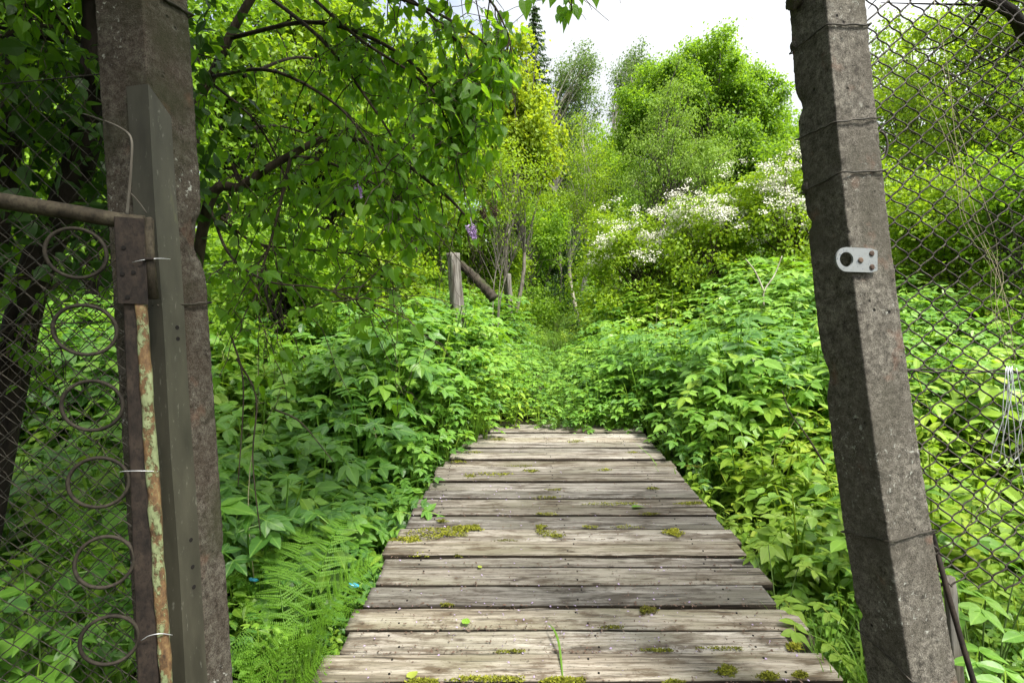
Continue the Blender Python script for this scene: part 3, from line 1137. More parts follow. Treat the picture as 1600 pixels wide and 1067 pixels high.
class Post:
    """tapered square post given by its near inner edge (ridge) at two heights"""
    def __init__(self, ridge_lo, ridge_hi, yaw, w_lo, w_hi, inner_sign, z_lo, z_hi, bow=0.0):
        self.bow = bow
        self.a, self.b = np.asarray(ridge_lo, float), np.asarray(ridge_hi, float)
        c, s = math.cos(R(yaw)), math.sin(R(yaw))
        self.side = np.array([c, s, 0]) * inner_sign      # from ridge outwards along the front face
        self.back = np.array([-s, c, 0])                  # from ridge backwards along the inner face
        self.w0, self.w1 = w_lo, w_hi
        self.z0, self.z1 = z_lo, z_hi

    def ridge(self, z):
        t = (z - self.a[2]) / (self.b[2] - self.a[2])
        return self.a + t * (self.b - self.a) + np.array([self.bow * 4 * t * (1 - t), 0, 0])

    def w(self, z):
        t = (z - self.a[2]) / (self.b[2] - self.a[2])
        return self.w0 + t * (self.w1 - self.w0)

    def at(self, z, s, b, out=0.0):
        """s, b in 0..1 across the front and the inner face; out = metres proud of the post"""
        p = self.ridge(z)
        w = self.w(z)
        return p + self.side * (s * w + out * (1 if s > 0.5 else -1 if s < 0.5 else 0)) + self.back * (b * w + out * (1 if b > 0.5 else -1 if b < 0.5 else 0))

    def mesh(self, name, mat, parent, dents=(), seed=0):
        zs = np.linspace(self.z0, self.z1, 420)
        ring = rrect(1.0, 1.0, 0.028, 3, 22)
        g = G()
        cents = np.array([self.at(z, 0.5, 0.5) for z in zs])
        sc = np.array([self.w(z) for z in zs])

        def disp(V):
            d = 0.0010 * fbm(V * 16 + seed, 2) + 0.0016 * fbm(V * 95 + seed, 2)
            d = d + 0.008 * np.minimum(0, fbm(V * 9 + seed * 3.3, 3) + 1.3)
            for c, r_, dep in dents:
                d = d - dep * np.exp(-np.sum(((V - c) / r_) ** 2, 1))
            return d
        sd = self.side if np.cross(self.side, self.back)[2] > 0 else self.side
        ux, uy = self.side, self.back
        if np.cross(ux, uy)[2] < 0:
            ring = ring[::-1]
        g.sweep(ring, cents, ux, uy, disp, 0, sc)
        return g.build(name, mat, parent)

    def wire(self, pts, rad, name, parent, mat, twist=False, n=46):
        """pts = list of (s, b, z) corners around the post"""
        g = G()
        pl = []
        for s, b, z in pts:
            pl.append(self.at(z, s, b, 0.006))
        pl = np.array(pl)
        out = []
        for i in range(len(pl) - 1):
            m_ = 8
            for q in range(m_):
                t = q / m_
                out.append(pl[i] * (1 - t) + pl[i + 1] * t)
        out.append(pl[-1])
        out = np.array(out)
        out = out + 0.0015 * rng.normal(size=out.shape)
        out[:, 2] += 0.004 * np.sin(np.linspace(0, 9, len(out)))
        g.tube(out, rad, 6)
        if twist:
            o2 = out + 0.0035 * np.stack([np.sin(np.arange(len(out)) * 1.3), np.cos(np.arange(len(out)) * 1.3), np.sin(np.arange(len(out)) * 1.3 + 1)], -1)
            g.tube(o2, rad * 0.9, 5)
        return g.build(name, mat, parent)


YR = 1.55
pr = Post(P(1425, 1067, YR), P(1291, 0, YR), 12, 0.172, 0.146, 1, -0.05, 2.95, -0.024)
right_post = thing('concrete_post', 'leaning grey concrete gate post carrying a small white perforated plate', 'post')
zof = lambda py, Y: CAM_Z - (py - HORIZON) / F * Y
dents = []
for z, s, b, r_, dp in ((2.30, 0, 1, 0.03, 0.015), (1.92, 0, 1, 0.02, 0.014), (1.42, 0, 1, 0.05, 0.016), (1.10, 0, 0, 0.03, 0.008), (0.75, 0, 0.6, 0.06, 0.010), (0.62, 0, 1, 0.03, 0.014), (1.75, 0, 0, 0.03, 0.010), (2.05, 0, 0, 0.025, 0.010)):
    dents.append((pr.at(z, s, b), r_, dp))
pr.mesh('post_body', M['conc_r'], right_post, dents, 4)
for a, b, c in ((85, 38, 40), (220, 190, 185), (303, 268, 268), (835, 843, 828)):
    za, zb, zc = zof(a, YR + 0.15), zof(b, YR), zof(c, YR + 0.03)
    pr.wire([(1, 1, (za + zc) / 2), (0, 1, za), (0, 0, zb), (1, 0, zc), (1, 1, (za + zc) / 2)], 0.0026, 'wire_tie', right_post, M['wire_dark'])
za, zb = zof(985, YR + .15), zof(1062, YR)
pr.wire([(0, 1, za), (0, 0, zb), (1, 0, zb - 0.05), (1, 1, zb - 0.02)], 0.0022, 'wire_tie', right_post, M['wire_dark'])


def blob(c, r3, seed, n=14):
    th = np.linspace(0, math.pi, n)[:, None]
    ph = np.linspace(0, 2 * math.pi, 2 * n, endpoint=False)[None]
    D = np.stack([np.sin(th) * np.cos(ph), np.sin(th) * np.sin(ph), np.cos(th) + 0 * ph], -1).reshape(-1, 3)
    V = c + D * np.asarray(r3) * (1 + 0.22 * fbm(D * 1.8 + seed, 3))[:, None]
    k = 2 * n
    i = np.arange(n - 1)[:, None] * k
    j = np.arange(k)[None]
    F4 = np.stack([i + j, i + k + j, i + k + (j + 1) % k, i + (j + 1) % k], -1).reshape(-1, 4)
    return V, F4


for (py, bb, out, rr) in ((8, 0.7, 0.012, (0.024, 0.04, 0.036)), (-22, 0.75, 0.012, (0.022, 0.035, 0.026)), (73, 0.95, 0.0, (0.009, 0.014, 0.016)), (292, 0.95, 0.0, (0.009, 0.016, 0.016))):
    zz = zof(py, YR + 0.14)
    V, F4 = blob(pr.at(zz, 0, bb) - pr.side * out, rr, py * 0.1)
    g = G()
    g.add(V, None, F4)
    g.build('mortar_lump', M['conc_r'], right_post)

# perforated lock plate
plate_g = G()


def plate_with_hole():
    """tongue plate: rounded left end with a big bore, square right end with three bolts"""
    z = zof(407, YR)
    o = pr.at(z, 0.0, 0.0, 0.0)
    ux = pr.side / np.linalg.norm(pr.side)
    uz = np.array([0, 0, 1.0])
    nb = -pr.back                                  # towards the camera
    o = o + nb * 0.012
    W, H, rb = 0.118, 0.0365, 0.024                # length, half height, bore radius
    cx = -0.066 + H + 0.0                         # bore centre, left of the ridge
    x_left, x_right = cx - H, 0.082
    k = 48
    ang = np.linspace(0, 2 * math.pi, k, endpoint=False)
    inner = np.stack([cx + rb * np.cos(ang) - 0.0, rb * np.sin(ang) * 0.92], -1)
    outer = []
    for a in ang:
        c_, s_ = math.cos(a), math.sin(a)
        if c_ <= 0:
            outer.append((cx + H * c_, H * s_))
        else:
            t = min((x_right - cx) / max(c_, 1e-6), H / max(abs(s_), 1e-6))
            outer.append((cx + t * c_, t * s_))
    outer = np.array(outer)
    th = 0.006
    g = G()
    f3 = []
    layers = []
    for ring, dep in ((inner, 0), (outer, 0), (outer, th), (inner, th)):
        layers.append(o + ring[:, :1] * ux + ring[:, 1:] * uz - nb * dep)
    V = np.vstack(layers)
    F4 = []
    for a, b in ((0, 1), (1, 2), (2, 3), (3, 0)):
        for q in range(k):
            q2 = (q + 1) % k
            F4.append((a * k + q, b * k + q, b * k + q2, a * k + q2))
    g.add(V, None, F4)
    p = g.build('lock_plate', M['plate'], right_post, False)
    for bx, bz in ((0.020, -0.001), (0.060, 0.021), (0.061, -0.020)):
        g = G()
        c = o + bx * ux + bz * uz
        g.tube(np.array([c - nb * 0.004, c + nb * 0.0025, c + nb * 0.004]), [0.0088, 0.0088, 0.006], 8)
        g.build('bolt', M['bolt'], p, False)


plate_with_hole()

YL = 1.45
pl_ = Post(P(291, 1067, YL), P(222, 0, YL), -12, 0.172, 0.166, -1, -0.05, 2.95)
left_post = thing('concrete_post', 'rough brown concrete gate post with a steel angle up its near edge', 'post')
dents = [(pl_.at(zof(385, YL + .16), 0, 1), 0.055, 0.026), (pl_.at(zof(350, YL + .16), 0, 1), 0.03, 0.012), (pl_.at(zof(860, YL + .16), 0, 1), 0.02, 0.008), (pl_.at(zof(470, YL), 0, 0.7), 0.03, 0.006)]
pl_.mesh('post_body', M['conc_l'], left_post, dents, 11)


def steel_angle():
    zt, zb = zof(135, YL), -0.05
    g = G()
    leg, th = 0.064, 0.005
    zs = np.linspace(zb, zt, 40)
    off = 0.010
    rd = []
    for (s0, b0) in ((-off, -off), (leg, -off), (leg, -off + th), (-off + th, -off + th), (-off + th, leg), (-off, leg)):
        rd.append((s0, b0))
    rd = np.array(rd)
    V = []
    for i, z in enumerate(zs):
        p = pl_.ridge(z)
        ztop = np.zeros(6)
        if i == len(zs) - 1:
            ztop = np.array([0.0, -0.0, 0.0, 0.0, -0.055, -0.055])
        for q in range(6):
            V.append(p + pl_.side * rd[q, 0] + pl_.back * rd[q, 1] + np.array([0, 0, ztop[q]]) + 0.0008 * math.sin(z * 9 + q))
    V = np.array(V)
    F4 = [(i * 6 + q, i * 6 + (q + 1) % 6, (i + 1) * 6 + (q + 1) % 6, (i + 1) * 6 + q) for i in range(39) for q in range(6)]
    nb = 39 * 6
    F4 += [(nb + 0, nb + 1, nb + 2, nb + 3), (nb + 0, nb + 3, nb + 4, nb + 5)]
    g.add(V, None, F4)
    o = g.build('steel_angle', M['strip'], left_post, False)
    # screw holes down the inner flange
    for py in (511, 529, 850, 893, 925):
        g = G()
        z = zof(py, YL)
        c = pl_.ridge(z) + pl_.back * 0.036 - pl_.side * (off + 0.0005)
        g.tube(np.array([c - pl_.side * 0.0012, c + pl_.side * 0.002]), 0.0062, 8)
        g.build('screw_hole', M['black'], o, False)


steel_angle()
z0 = zof(478, YL)
pl_.wire([(0.4, 0, z0 + 0.004), (0, 0, z0 - 0.004), (0, 1, zof(470, YL + .16)), (1, 1, z0), (1, 0, z0)], 0.003, 'wire_tie', left_post, M['wire_dark'], True)
z0 = zof(6, YL)
pl_.wire([(0.6, 0, z0 + .05), (0, 0, z0 + .06), (0, 1, zof(22, YL + .16)), (1, 1, z0)], 0.004, 'wire_tie', left_post, M['wire_dark'], True)

# ------------------------------------------------------------------ chain-link


def chain_link(g, org, ux, uz, width, height, pw, ph, rad, seed=0, warp=0.006, bot=None, top=None):
    """woven zigzag wires: pw, ph are the diamond's width and height"""
    nrm = np.cross(ux, uz)
    ncol = int(width / (pw / 2))
    nz = int(height / (ph / 2))
    for c in range(ncol):
        pts = []
        x0 = c * pw / 2
        k0 = int(bot(x0) / (ph / 2)) if bot else 0
        k1 = nz if not top else int(top(x0) / (ph / 2))
        m_ = 6
        for q in range((k1 - k0) * m_ + 1):
            ph_ = k0 + q / m_ + c                     # whole numbers are the turns
            tri = abs((ph_ % 2) - 1)
            sn = 0.5 + 0.5 * math.cos(math.pi * ph_)
            u = 1 - (0.62 * tri + 0.38 * sn)
            x = x0 + pw / 2 * (0.5 + 1.06 * (u - 0.5))
            z = (k0 + q / m_) * ph / 2
            pts.append((x, z, 0.0030 * math.sin(math.pi * 2 * (ph_ % 1.0)) * (1 if int(ph_) % 2 else -1)))
        if len(pts) < 6:
            continue
        pts = np.array(pts)
        W = np.asarray(org) + pts[:, :1] * ux + pts[:, 1:2] * uz
        wv = fbm(W * 3.1 + seed, 2)
        wv2 = fbm(W * 2.7 + seed + 40, 2)
        wv3 = fbm(W * 3.7 + seed + 90, 2)
        W = W + (wv * warp)[:, None] * ux + (wv2 * warp * 0.8)[:, None] * uz + (pts[:, 2:3] + (wv3 * warp * 1.6)[:, None]) * nrm
        g.tube(W, rad, 4, cap=False)


# right-hand fence: starts behind the post and comes towards the camera side
fence = thing('chain_link_fence', 'rusty chain-link fence running from the right gate post', 'fence')
fdir = norm(np.array([1.0, -0.06, 0.0]))
forg = P(1405, 600, 1.70)
forg[2] = 0.0
# the fence follows the lean of its post
fup = norm(np.array([-0.07, 0.0, 1.0]))
zb_f = 0.72
org = forg + fup * zb_f + fdir * 0.08
org = org - fdir * 0.10
g = G()
chain_link(g, org, fdir, fup, 1.3, 2.2, 0.080, 0.078, 0.0030, 3, 0.011,
           bot=lambda x: 0.01 + 0.02 * math.sin(x * 9) + (0.04 if x < 0.2 else 0.0))
g.build('wire_mesh', M['wire'], fence, True)
g = G()
t = np.linspace(0, 1.7, 60)
base = lambda zz: forg + fup * zz
for k in range(2):
    p = base(1.462)[None] - 0.02 * np.array([[0, 0, 1.0]]) - 0.03 * fdir + t[:, None] * fdir + np.stack([0.004 * np.sin(t * 28 + k * 3.1), 0.004 * np.cos(t * 28 + k * 3.1), 0.006 * np.cos(t * 28 + k * 3.1) - 0.012 * np.sin(t * 2.2)], -1)
    g.tube(p, 0.0028, 5)
g.build('tension_wire', M['wire'], fence)
# loops of spare bright wire hung on the tension wire
wl = G()
for k, (a, b) in enumerate(((1573, 1590), (1577, 1569), (1581, 1600))):
    yq = 1.62
    pts = spline([P(a, 572, yq), P(a + 4, 610, yq - 0.01), P(b - 3, 690, yq - 0.012), P(b - 8, 728 - 8 * k, yq), P(b - 20, 712, yq), P(a - 6, 640, yq - 0.008), P(a - 1, 574, yq)], 40)
    wl.tube(pts, 0.0013, 5)
pts = spline([P(1588, 575, 1.62), P(1598, 640, 1.62), P(1590, 700, 1.62), P(1605, 775, 1.62)], 24)
wl.tube(pts, 0.0013, 5)
o = wl.build('wire_coil', M['galv'])
tag(o, 'loose hank of bright wire hanging on the right fence', 'wire')
# curl of wire by the post
g = G()
a = np.linspace(0, 5.0, 26)
c = P(1376, 228, 1.66)
g.tube(np.stack([c[0] + 0.022 * np.sin(a), c[1] + 0 * a, c[2] + 0.045 * np.cos(a)], -1), 0.0035, 6)
g.build('wire_hook', M['wire'], fence)
# second free vertical strands along the post edge, dry twining stems
r = np.random.default_rng(5)
g = G()
for k in range(6):
    x0 = r.uniform(1372, 1500)
    pts = [P(x0 + r.normal() * 12 + (120 * q if k < 7 else 30 * q), py, 1.68 - 0.02 * q + r.normal() * 0.01) for q, py in zip(np.linspace(0, 1, 6), np.linspace(r.uniform(0, 260), r.uniform(430, 700), 6))]
    g.tube(spline(pts, 26), 0.0008, 4)
o = g.build('dry_vine', M['drystem'])
tag(o, 'thin dry vine stems caught in the right chain-link fence', 'vine')

# leaning dark rod and pale stake behind the right post
g = G()
g.tube(np.array([P(1456, 830, 1.72), P(1482, 930, 1.68), P(1505, 1010, 1.63), P(1535, 1110, 1.58), P(1575, 1260, 1.5)]), 0.0085, 8)
o = g.build('iron_rod', M['rust'])
tag(o, 'dark iron rod leaning against the foot of the right post', 'rod')
g = G()
st = P(1482, 900, 1.8)
sb = np.array([st[0] + 0.07, 1.8, tz(st[0], 1.8) - 0.05])
zs = np.linspace(0, 1, 14)[:, None]
g.sweep(rrect(0.035, 0.022, 0.004, 3, 2), sb + (st - sb) * zs, (1, 0, 0), (0, 1, 0), lambda V: 0.002 * fbm(V * 25, 2))
o = g.build('wooden_stake', M['post_wood'])
tag(o, 'thin pale wooden stake between the right post and the iron rod', 'stake')

# ------------------------------------------------------------------ open gate leaf on the left
gate = thing('gate', 'open iron gate leaf hung on the left post, with rings and wire mesh', 'gate')
YG = 1.38
gd = norm(np.array([-0.92, -0.39, 0.0]))                      # from the hinge towards the free end
gu = norm(P(232, 1067, YG) - P(196, 345, YG)) * -1.0            # up along the stile
gn = norm(np.cross(gd, gu))
if gn[1] > 0:
    gn = -gn                                                    # towards the camera


def gp(px, py, off=0.0):
    """point of the gate's own plane seen at a photo position"""
    o = P(205, 345, YG)
    d = np.array([(px - 800) / F, 1.0, -(py - HORIZON) / F])
    c = np.array([0, 0, CAM_Z])
    t = np.dot(o - c, gn) / np.dot(d, gn)
    return c + d * t + gn * off


g = G()
railp = [gp(226, 349, 0.0), gp(190, 345), gp(100, 330), gp(0, 314), gp(-160, 290), gp(-420, 250)]
g.tube(spline(railp, 30), 0.0205, 12)
g.build('top_rail', M['rail'], gate)
# stile: flat bar and painted rod beside it
g = G()
s0, s1 = gp(205, 342, 0.004), gp(234, 1067, 0.004)
s2 = s1 + (s1 - s0) * 0.35
zs = np.linspace(0, 1, 60)[:, None]
g.sweep(rrect(0.046, 0.020, 0.004, 3, 4), s0 + (s2 - s0) * zs, gd, gn, lambda V: 0.0016 * fbm(V * 40, 3))
g.build('stile', M['rust'], gate)
g = G()
s0, s1 = gp(222, 470, 0.012), gp(262, 1067, 0.012)
s2 = s1 + (s1 - s0) * 0.45
g.sweep(rrect(0.029, 0.022, 0.008, 4, 4), s0 + (s2 - s0) * zs, gd, gn, lambda V: 0.0028 * fbm(V * np.array([35, 35, 18]), 3))
g.build('painted_rod', M['flake'], gate)
# hinge plate with holes, hinge barrel
g = G()
ring = rrect(0.067, 0.006, 0.002, 3, 4)
p0, p1 = gp(206, 344, 0.022), gp(212, 476, 0.022)
zs = np.linspace(0, 1, 20)[:, None]
g.sweep(ring, p0 + (p1 - p0) * zs, gd, gn, lambda V: 0.0006 * fbm(V * 60, 2))
plate_o = g.build('hinge_plate', M['rust'], gate, False)
for px, py in ((198, 390), (213, 428), (204, 466), (196, 430)):
    g = G()
    c = gp(px, py, 0.0265)
    g.tube(np.array([c - gn * 0.002, c + gn * 0.0012]), 0.0055, 8)
    g.build('bolt_hole', M['black'], plate_o, False)
g = G()
g.tube(np.array([gp(233, 343, 0.014), gp(234, 346, 0.014), gp(236, 405, 0.014), gp(242, 468, 0.014)]), [0.010, 0.0125, 0.0125, 0.0125], 10)
g.build('hinge_barrel', M['rail'], gate)
g = G()
g.tube(np.array([gp(228, 409, 0.030), gp(236, 408, 0.030), gp(244, 407, 0.027)]), 0.004, 8)
g.build('hinge_pin', M['rust'], gate)
g = G()
g.tube(spline([gp(212, 413, 0.03), gp(228, 410, 0.034), gp(250, 406, 0.02), gp(266, 405, 0.0)], 12), 0.001, 4)
g.build('wire_tie', M['galv'], gate)
g = G()
g.tube(spline([gp(190, 735, 0.02), gp(199, 733, 0.026), gp(225, 732, 0.03), gp(250, 734, 0.02)], 12), 0.0012, 4)
g.build('wire_tie', M['galv'], gate)
g = G()
g.tube(spline([gp(224, 994, 0.022), gp(238, 984, 0.03), gp(256, 981, 0.03), gp(272, 986, 0.02)], 12), 0.0012, 4)
g.build('wire_tie', M['galv'], gate)
for k, (px, py) in enumerate(((122, 397), (136, 516), (147, 633), (157, 752), (166, 875), (174, 996), (183, 1118))):
    c = gp(px, py, 0.012)
    a = np.linspace(0, 2 * math.pi, 41)
    rr = 0.064
    g = G()
    ph = k * 0.7
    tl = 0.10 * math.sin(k * 2.1)
    pts = c + rr * (np.cos(a)[:, None] * gd * (1 + 0.03 * math.sin(k)) + np.sin(a)[:, None] * gu) + (tl * rr * np.sin(a + ph))[:, None] * gn
    g.tube(pts[:-1].tolist() + [pts[0].tolist()], 0.0047, 8, cap=False)
    g.build('ring', M['ring'], gate)
g = G()
lo = gp(245, 1230, -0.012)
hi = gp(205, 352, -0.012)
H_ = np.linalg.norm(hi - lo)
chain_link(g, lo, gd, norm(hi - lo), 1.0, H_, 0.052, 0.052, 0.0013, 9, 0.006)
g.build('wire_mesh', M['wire_dark'], gate)
g = G()
g.tube(np.array([gp(246, 1235, 0), gp(-100, 1255), gp(-420, 1275)]), 0.0205, 10)
g.build('bottom_rail', M['rail'], gate)

# older fence running on behind the gate leaf
lfence = thing('chain_link_fence', 'dark chain-link fence behind the open left gate leaf', 'fence')
lorg = pl_.at(0.3, 1.0, 0.9)
ldir = norm(np.array([-1.0, 0.12, 0.0]))
lup = norm(pl_.b - pl_.a)
g = G()
chain_link(g, lorg, ldir, lup, 2.2, 2.15, 0.078, 0.08, 0.0015, 21, 0.012)
g.build('wire_mesh', M['wire_dark'], lfence)
for zz in (0.35, 1.3, 2.1):
    g = G()
    t = np.linspace(0, 2.2, 40)
    g.tube(lorg + lup * zz + t[:, None] * ldir + np.stack([0 * t, 0 * t, -0.02 * np.sin(t * 1.4)], -1), 0.0022, 5)
    g.build('tension_wire', M['wire_dark'], lfence)
g = G()
g.tube(np.array([lorg + ldir * 2.2 - lup * 0.5, lorg + ldir * 2.2 + lup * 2.1]), 0.03, 10)
g.build('fence_post', M['rust'], lfence)

# grey dead runner bent over the top rail
g = G()
pts = spline([P(130, 178, 1.62), P(160, 188, 1.50), P(188, 200, 1.42), P(205, 217, 1.37), P(205, 255, 1.36), P(202, 300, 1.36), P(198, 338, 1.37)], 30)
g.tube(pts, np.linspace(0.0018, 0.0042, 30), 6)
g.tube(spline([P(204, 302, 1.36), P(216, 315, 1.37), P(229, 333, 1.39)], 8), 0.0016, 5)
o = g.build('dead_vine', M['bark_grey'])
tag(o, 'grey dead stem bent down onto the hinge end of the gate rail', 'vine')


# ------------------------------------------------------------------ trees and shrubs
def limbs_mesh(g, segs, mat=0):
    for pts, r0, r1, sides in segs:
        n = len(pts)
        g.tube(pts, np.linspace(r0, r1, n), sides, mat, cap=False)


def crown_leaves(g, cents, crad, lpc, size, tmpl, r, tint_sd=0.13, flat=0.75, droop=0.35, tint0=0.5, ctr=None, mat=0):
    n = len(cents)
    ci = np.repeat(np.arange(n), lpc)
    k = len(ci)
    off = r.normal(size=(k, 3)) * 0.40
    off[:, 2] *= flat
    pos = cents[ci] + off * np.asarray(crad)[ci][:, None]
    out = norm(off + 1e-6)
    if ctr is not None:
        out = norm(out + 0.9 * norm(cents[ci] - ctr))
    nn = norm(np.array([0, 0, 0.9]) + out * 0.6 + r.normal(size=(k, 3)) * 0.55)
    d = r.normal(size=(k, 3)) + out * 0.7
    d[:, 2] -= droop * 2
    ct = r.normal(size=n) * 0.10
    g.inst(tmpl, pos, frames(d, nn), size * r.uniform(0.65, 1.25, k), tint0 + ct[ci] + r.normal(size=k) * tint_sd, mat)


def broadleaf(name, label, cat, base, env, ncl, lpc, leaf, mat, bark, trunk_r, seed, cr=0.5, tmpl=None, group=None, lean=(0, 0), limb_share=0.5,
              stems=1, spread=0.3, flat=0.75, droop=0.35, surf=0.45, extra=None, twig=1.0, tint_sd=0.13):
    """env: list of ellipsoids (dx, dy, z, rx, ry, rz) measured from the base"""
    r = np.random.default_rng(seed)
    tmpl = tmpl or L_FAR
    bx, by = base
    bz = tz(bx, by)
    b0 = np.array([bx, by, bz])
    env = [np.array(e, float) for e in env]
    vol = np.array([e[3] * e[4] * e[5] for e in env]) ** 0.75
    which = r.choice(len(env), ncl, p=vol / vol.sum())
    E = np.array(env)[which]
    D = rand_dirs(ncl, r)
    q = surf + (1 - surf) * r.uniform(0, 1, ncl) ** 0.6
    cents = b0 + E[:, :3] + D * E[:, 3:] * q[:, None]
    cents = cents + 0.25 * cr * r.normal(size=cents.shape)
    crad = cr * r.uniform(0.6, 1.35, ncl)
    root = thing(name, label, cat, group)
    top = max(e[2] + e[5] * 0.55 for e in env)
    mean = np.mean([e[:2] for e in env], axis=0)
    g = G()
    spines = []
    for s in range(stems):
        a = r.uniform(0, 6.28)
        sp = spread * (1 if stems > 1 else 0)
        e = b0 + np.array([mean[0] + lean[0] + math.cos(a) * sp * 3, mean[1] + lean[1] + math.sin(a) * sp * 3, top * r.uniform(0.8, 1.0)])
        st = b0 + np.array([math.cos(a) * sp * 0.4, math.sin(a) * sp * 0.4, -0.25])
        m1 = st + (e - st) * 0.4 + r.normal(size=3) * np.array([0.05, 0.05, 0]) * top
        m2 = st + (e - st) * 0.7 + r.normal(size=3) * np.array([0.05, 0.05, 0]) * top
        pts = spline([st, m1, m2, e], 18)
        spines.append(pts)
        g.tube(pts, trunk_r * (1 - 0.85 * np.linspace(0, 1, 18) ** 1.1) / (1 + 0.35 * (stems - 1)), 8, cap=False)
    sel = np.where(r.uniform(0, 1, ncl) < limb_share)[0]
    for i in sel:
        pts = spines[i % stems]
        c = cents[i]
        hz = np.clip((c[2] - bz) * r.uniform(0.45, 0.75), bz * 0 + 0.1, top)
        k = int(np.clip(np.searchsorted(pts[:, 2], bz + hz), 1, 16))
        p0 = pts[k]
        L = np.linalg.norm(c - p0)
        mid = p0 + (c - p0) * 0.5 + np.array([0, 0, 0.12 * L]) + r.normal(size=3) * 0.07 * L
        rr = min(trunk_r * 0.35, 0.006 * twig + 0.011 * twig * L)
        g.tube(bez(p0, mid, c, 7), np.linspace(rr, rr * 0.25, 7), 5, cap=False)
    g.build('trunk', bark, root)
    g = G()
    ctr = np.mean(cents, 0)
    crown_leaves(g, cents, crad, int(lpc * 1.4), leaf * 0.88, tmpl, r, tint_sd, flat, droop, 0.5, ctr)
    g.build('crown', mat, root, False)
    if extra:
        extra(root, cents, crad, r, ctr)
    set_base(root, b0)
    return root


def at_px(px, Y):
    return ((px - 800) / F * Y, Y)


def H(py, Y, px=None):
    """height above the ground there of a point seen at row py and depth Y"""
    x = 0.0 if px is None else (px - 800) / F * Y
    return CAM_Z - (py - HORIZON) / F * Y - tz(x, Y)


def R_(pxw, Y):
    return pxw / F * Y


# --- distant wood closing the view
def far_wood():
    r = np.random.default_rng(77)
    g = G()
    n = 520
    x = r.uniform(-60, 70, n)
    y = r.uniform(44, 75, n)
    gap = np.abs(x - (4.5 + (y - 44) * .1)) < 0.5
    h = r.uniform(8, 19, n)
    z = terrain(x, y) + h * 0.78
    cents = np.stack([x, y, z], -1)
    cents = np.vstack([cents, cents + r.normal(size=(n, 3)) * np.array([2.0, 2.0, 2.5]), cents - np.array([0, 0, 3.0]), cents * np.array([1, 1, 0]) + np.stack([0 * x, 0 * x, terrain(x, y) + 2.0], -1), cents * np.array([1, 1, 0]) + np.stack([0 * x + 1, 0 * x, terrain(x, y) + 5.5], -1), cents * np.array([1, 1, 0]) + np.stack([0 * x - 1.5, 0 * x - 1, terrain(x, y) + 0.9], -1), cents * np.array([1, 1, 0]) + np.stack([0 * x + 1.5, 0 * x - 2, terrain(x, y) + 3.4], -1)])
    crown_leaves(g, cents, np.full(len(cents), 2.6), 46, 0.46, L_FAR, r, 0.16, 0.9, 0.2)
    o = g.build('far_wood', M['broad'], None, False)
    tag(o, 'far green wood closing the view behind the path', 'wood', kind='stuff')


far_wood()


# --- spruce
def spruce(px, Y, top_py, rbase, label, seed, group=None):
    r = np.random.default_rng(seed)
    x, y = at_px(px, Y)
    bz = tz(x, y)
    h = CAM_Z - (top_py - HORIZON) / F * Y - bz
    root = thing('spruce_tree', label, 'tree', group)
    b0 = np.array([x, y, bz])
    g = G()
    g.tube(np.array([b0 - (0, 0, .2), b0 + (0, 0, h * .5), b0 + (0, 0, h)]), [0.20, 0.12, 0.01], 8, cap=False)
    g.build('trunk', M['bark_dark'], root)
    g = G()
    zz = np.linspace(0.12, 0.985, 58)
    P_, D_, N_, S_ = [], [], [], []
    for t in zz:
        L = rbase * (1 - t) ** 0.85 + 0.10
        nb = 5
        a0 = r.uniform(0, 6.28)
        for k in range(nb):
            a = a0 + k * 6.283 / nb + r.normal() * 0.2
            Lk = L * r.uniform(0.7, 1.12)
            o = np.array([math.cos(a), math.sin(a), 0])
            m_ = max(5, int(Lk * 13))
            for q in np.linspace(0.12, 1, m_):
                p = b0 + np.array([0, 0, t * h]) + o * q * Lk + np.array([0, 0, -0.30 * Lk * q + 0.20 * Lk * q * q])
                for s in (-1, 1, 0):
                    dd = o * 0.7 + np.array([-o[1], o[0], 0]) * s * 0.9 + np.array([0, 0, -0.45]) + r.normal(size=3) * 0.25
                    P_.append(p)
                    D_.append(dd)
                    N_.append(np.array([0, 0, 1]) + r.normal(size=3) * 0.3)
                    S_.append(r.uniform(0.20, 0.36) * (0.6 + 0.4 * (1 - t)))
    k = len(P_)
    g.inst(L_FARN, np.array(P_), frames(np.array(D_), np.array(N_)), np.array(S_), 0.5 + r.normal(size=k) * 0.15)
    g.build('crown', M['needle'], root, False)
    set_base(root, b0)


spruce(836, 27, 6, 2.7, 'dark spruce rising to a narrow point above the yellow-green maple', 1)

# --- aspens and the big tree on the skyline
Y = 25
broadleaf('aspen_tree', 'thin grey-green aspen with sky showing through its crown, between maple and big tree', 'tree', at_px(905, Y),
          [(R_(0, Y), 0, H(125, Y), R_(42, Y), 1.3, R_(55, Y)), (R_(-15, Y), 0, H(210, Y), R_(38, Y), 1.3, R_(60, Y)), (R_(12, Y), 0, H(290, Y), R_(38, Y), 1.2, R_(60, Y))],
          150, 75, 0.12, M['aspen'], M['bark_pale'], 0.16, 11, 0.55, None, None, (0, 0), 0.7, surf=0.2)
Y = 29
broadleaf('aspen_tree', 'tall bluish aspen showing at the left shoulder of the big round tree', 'tree', at_px(985, Y),
          [(R_(0, Y), 0, H(150, Y), R_(34, Y), 1.3, R_(65, Y)), (R_(-8, Y), 0, H(250, Y), R_(38, Y), 1.3, R_(80, Y)), (R_(14, Y), 0, H(120, Y), R_(25, Y), 1.2, R_(40, Y))],
          170, 75, 0.13, M['aspen'], M['bark_pale'], 0.16, 12, 0.65, None, None, (0, 0), 0.6, surf=0.2)
Y = 22
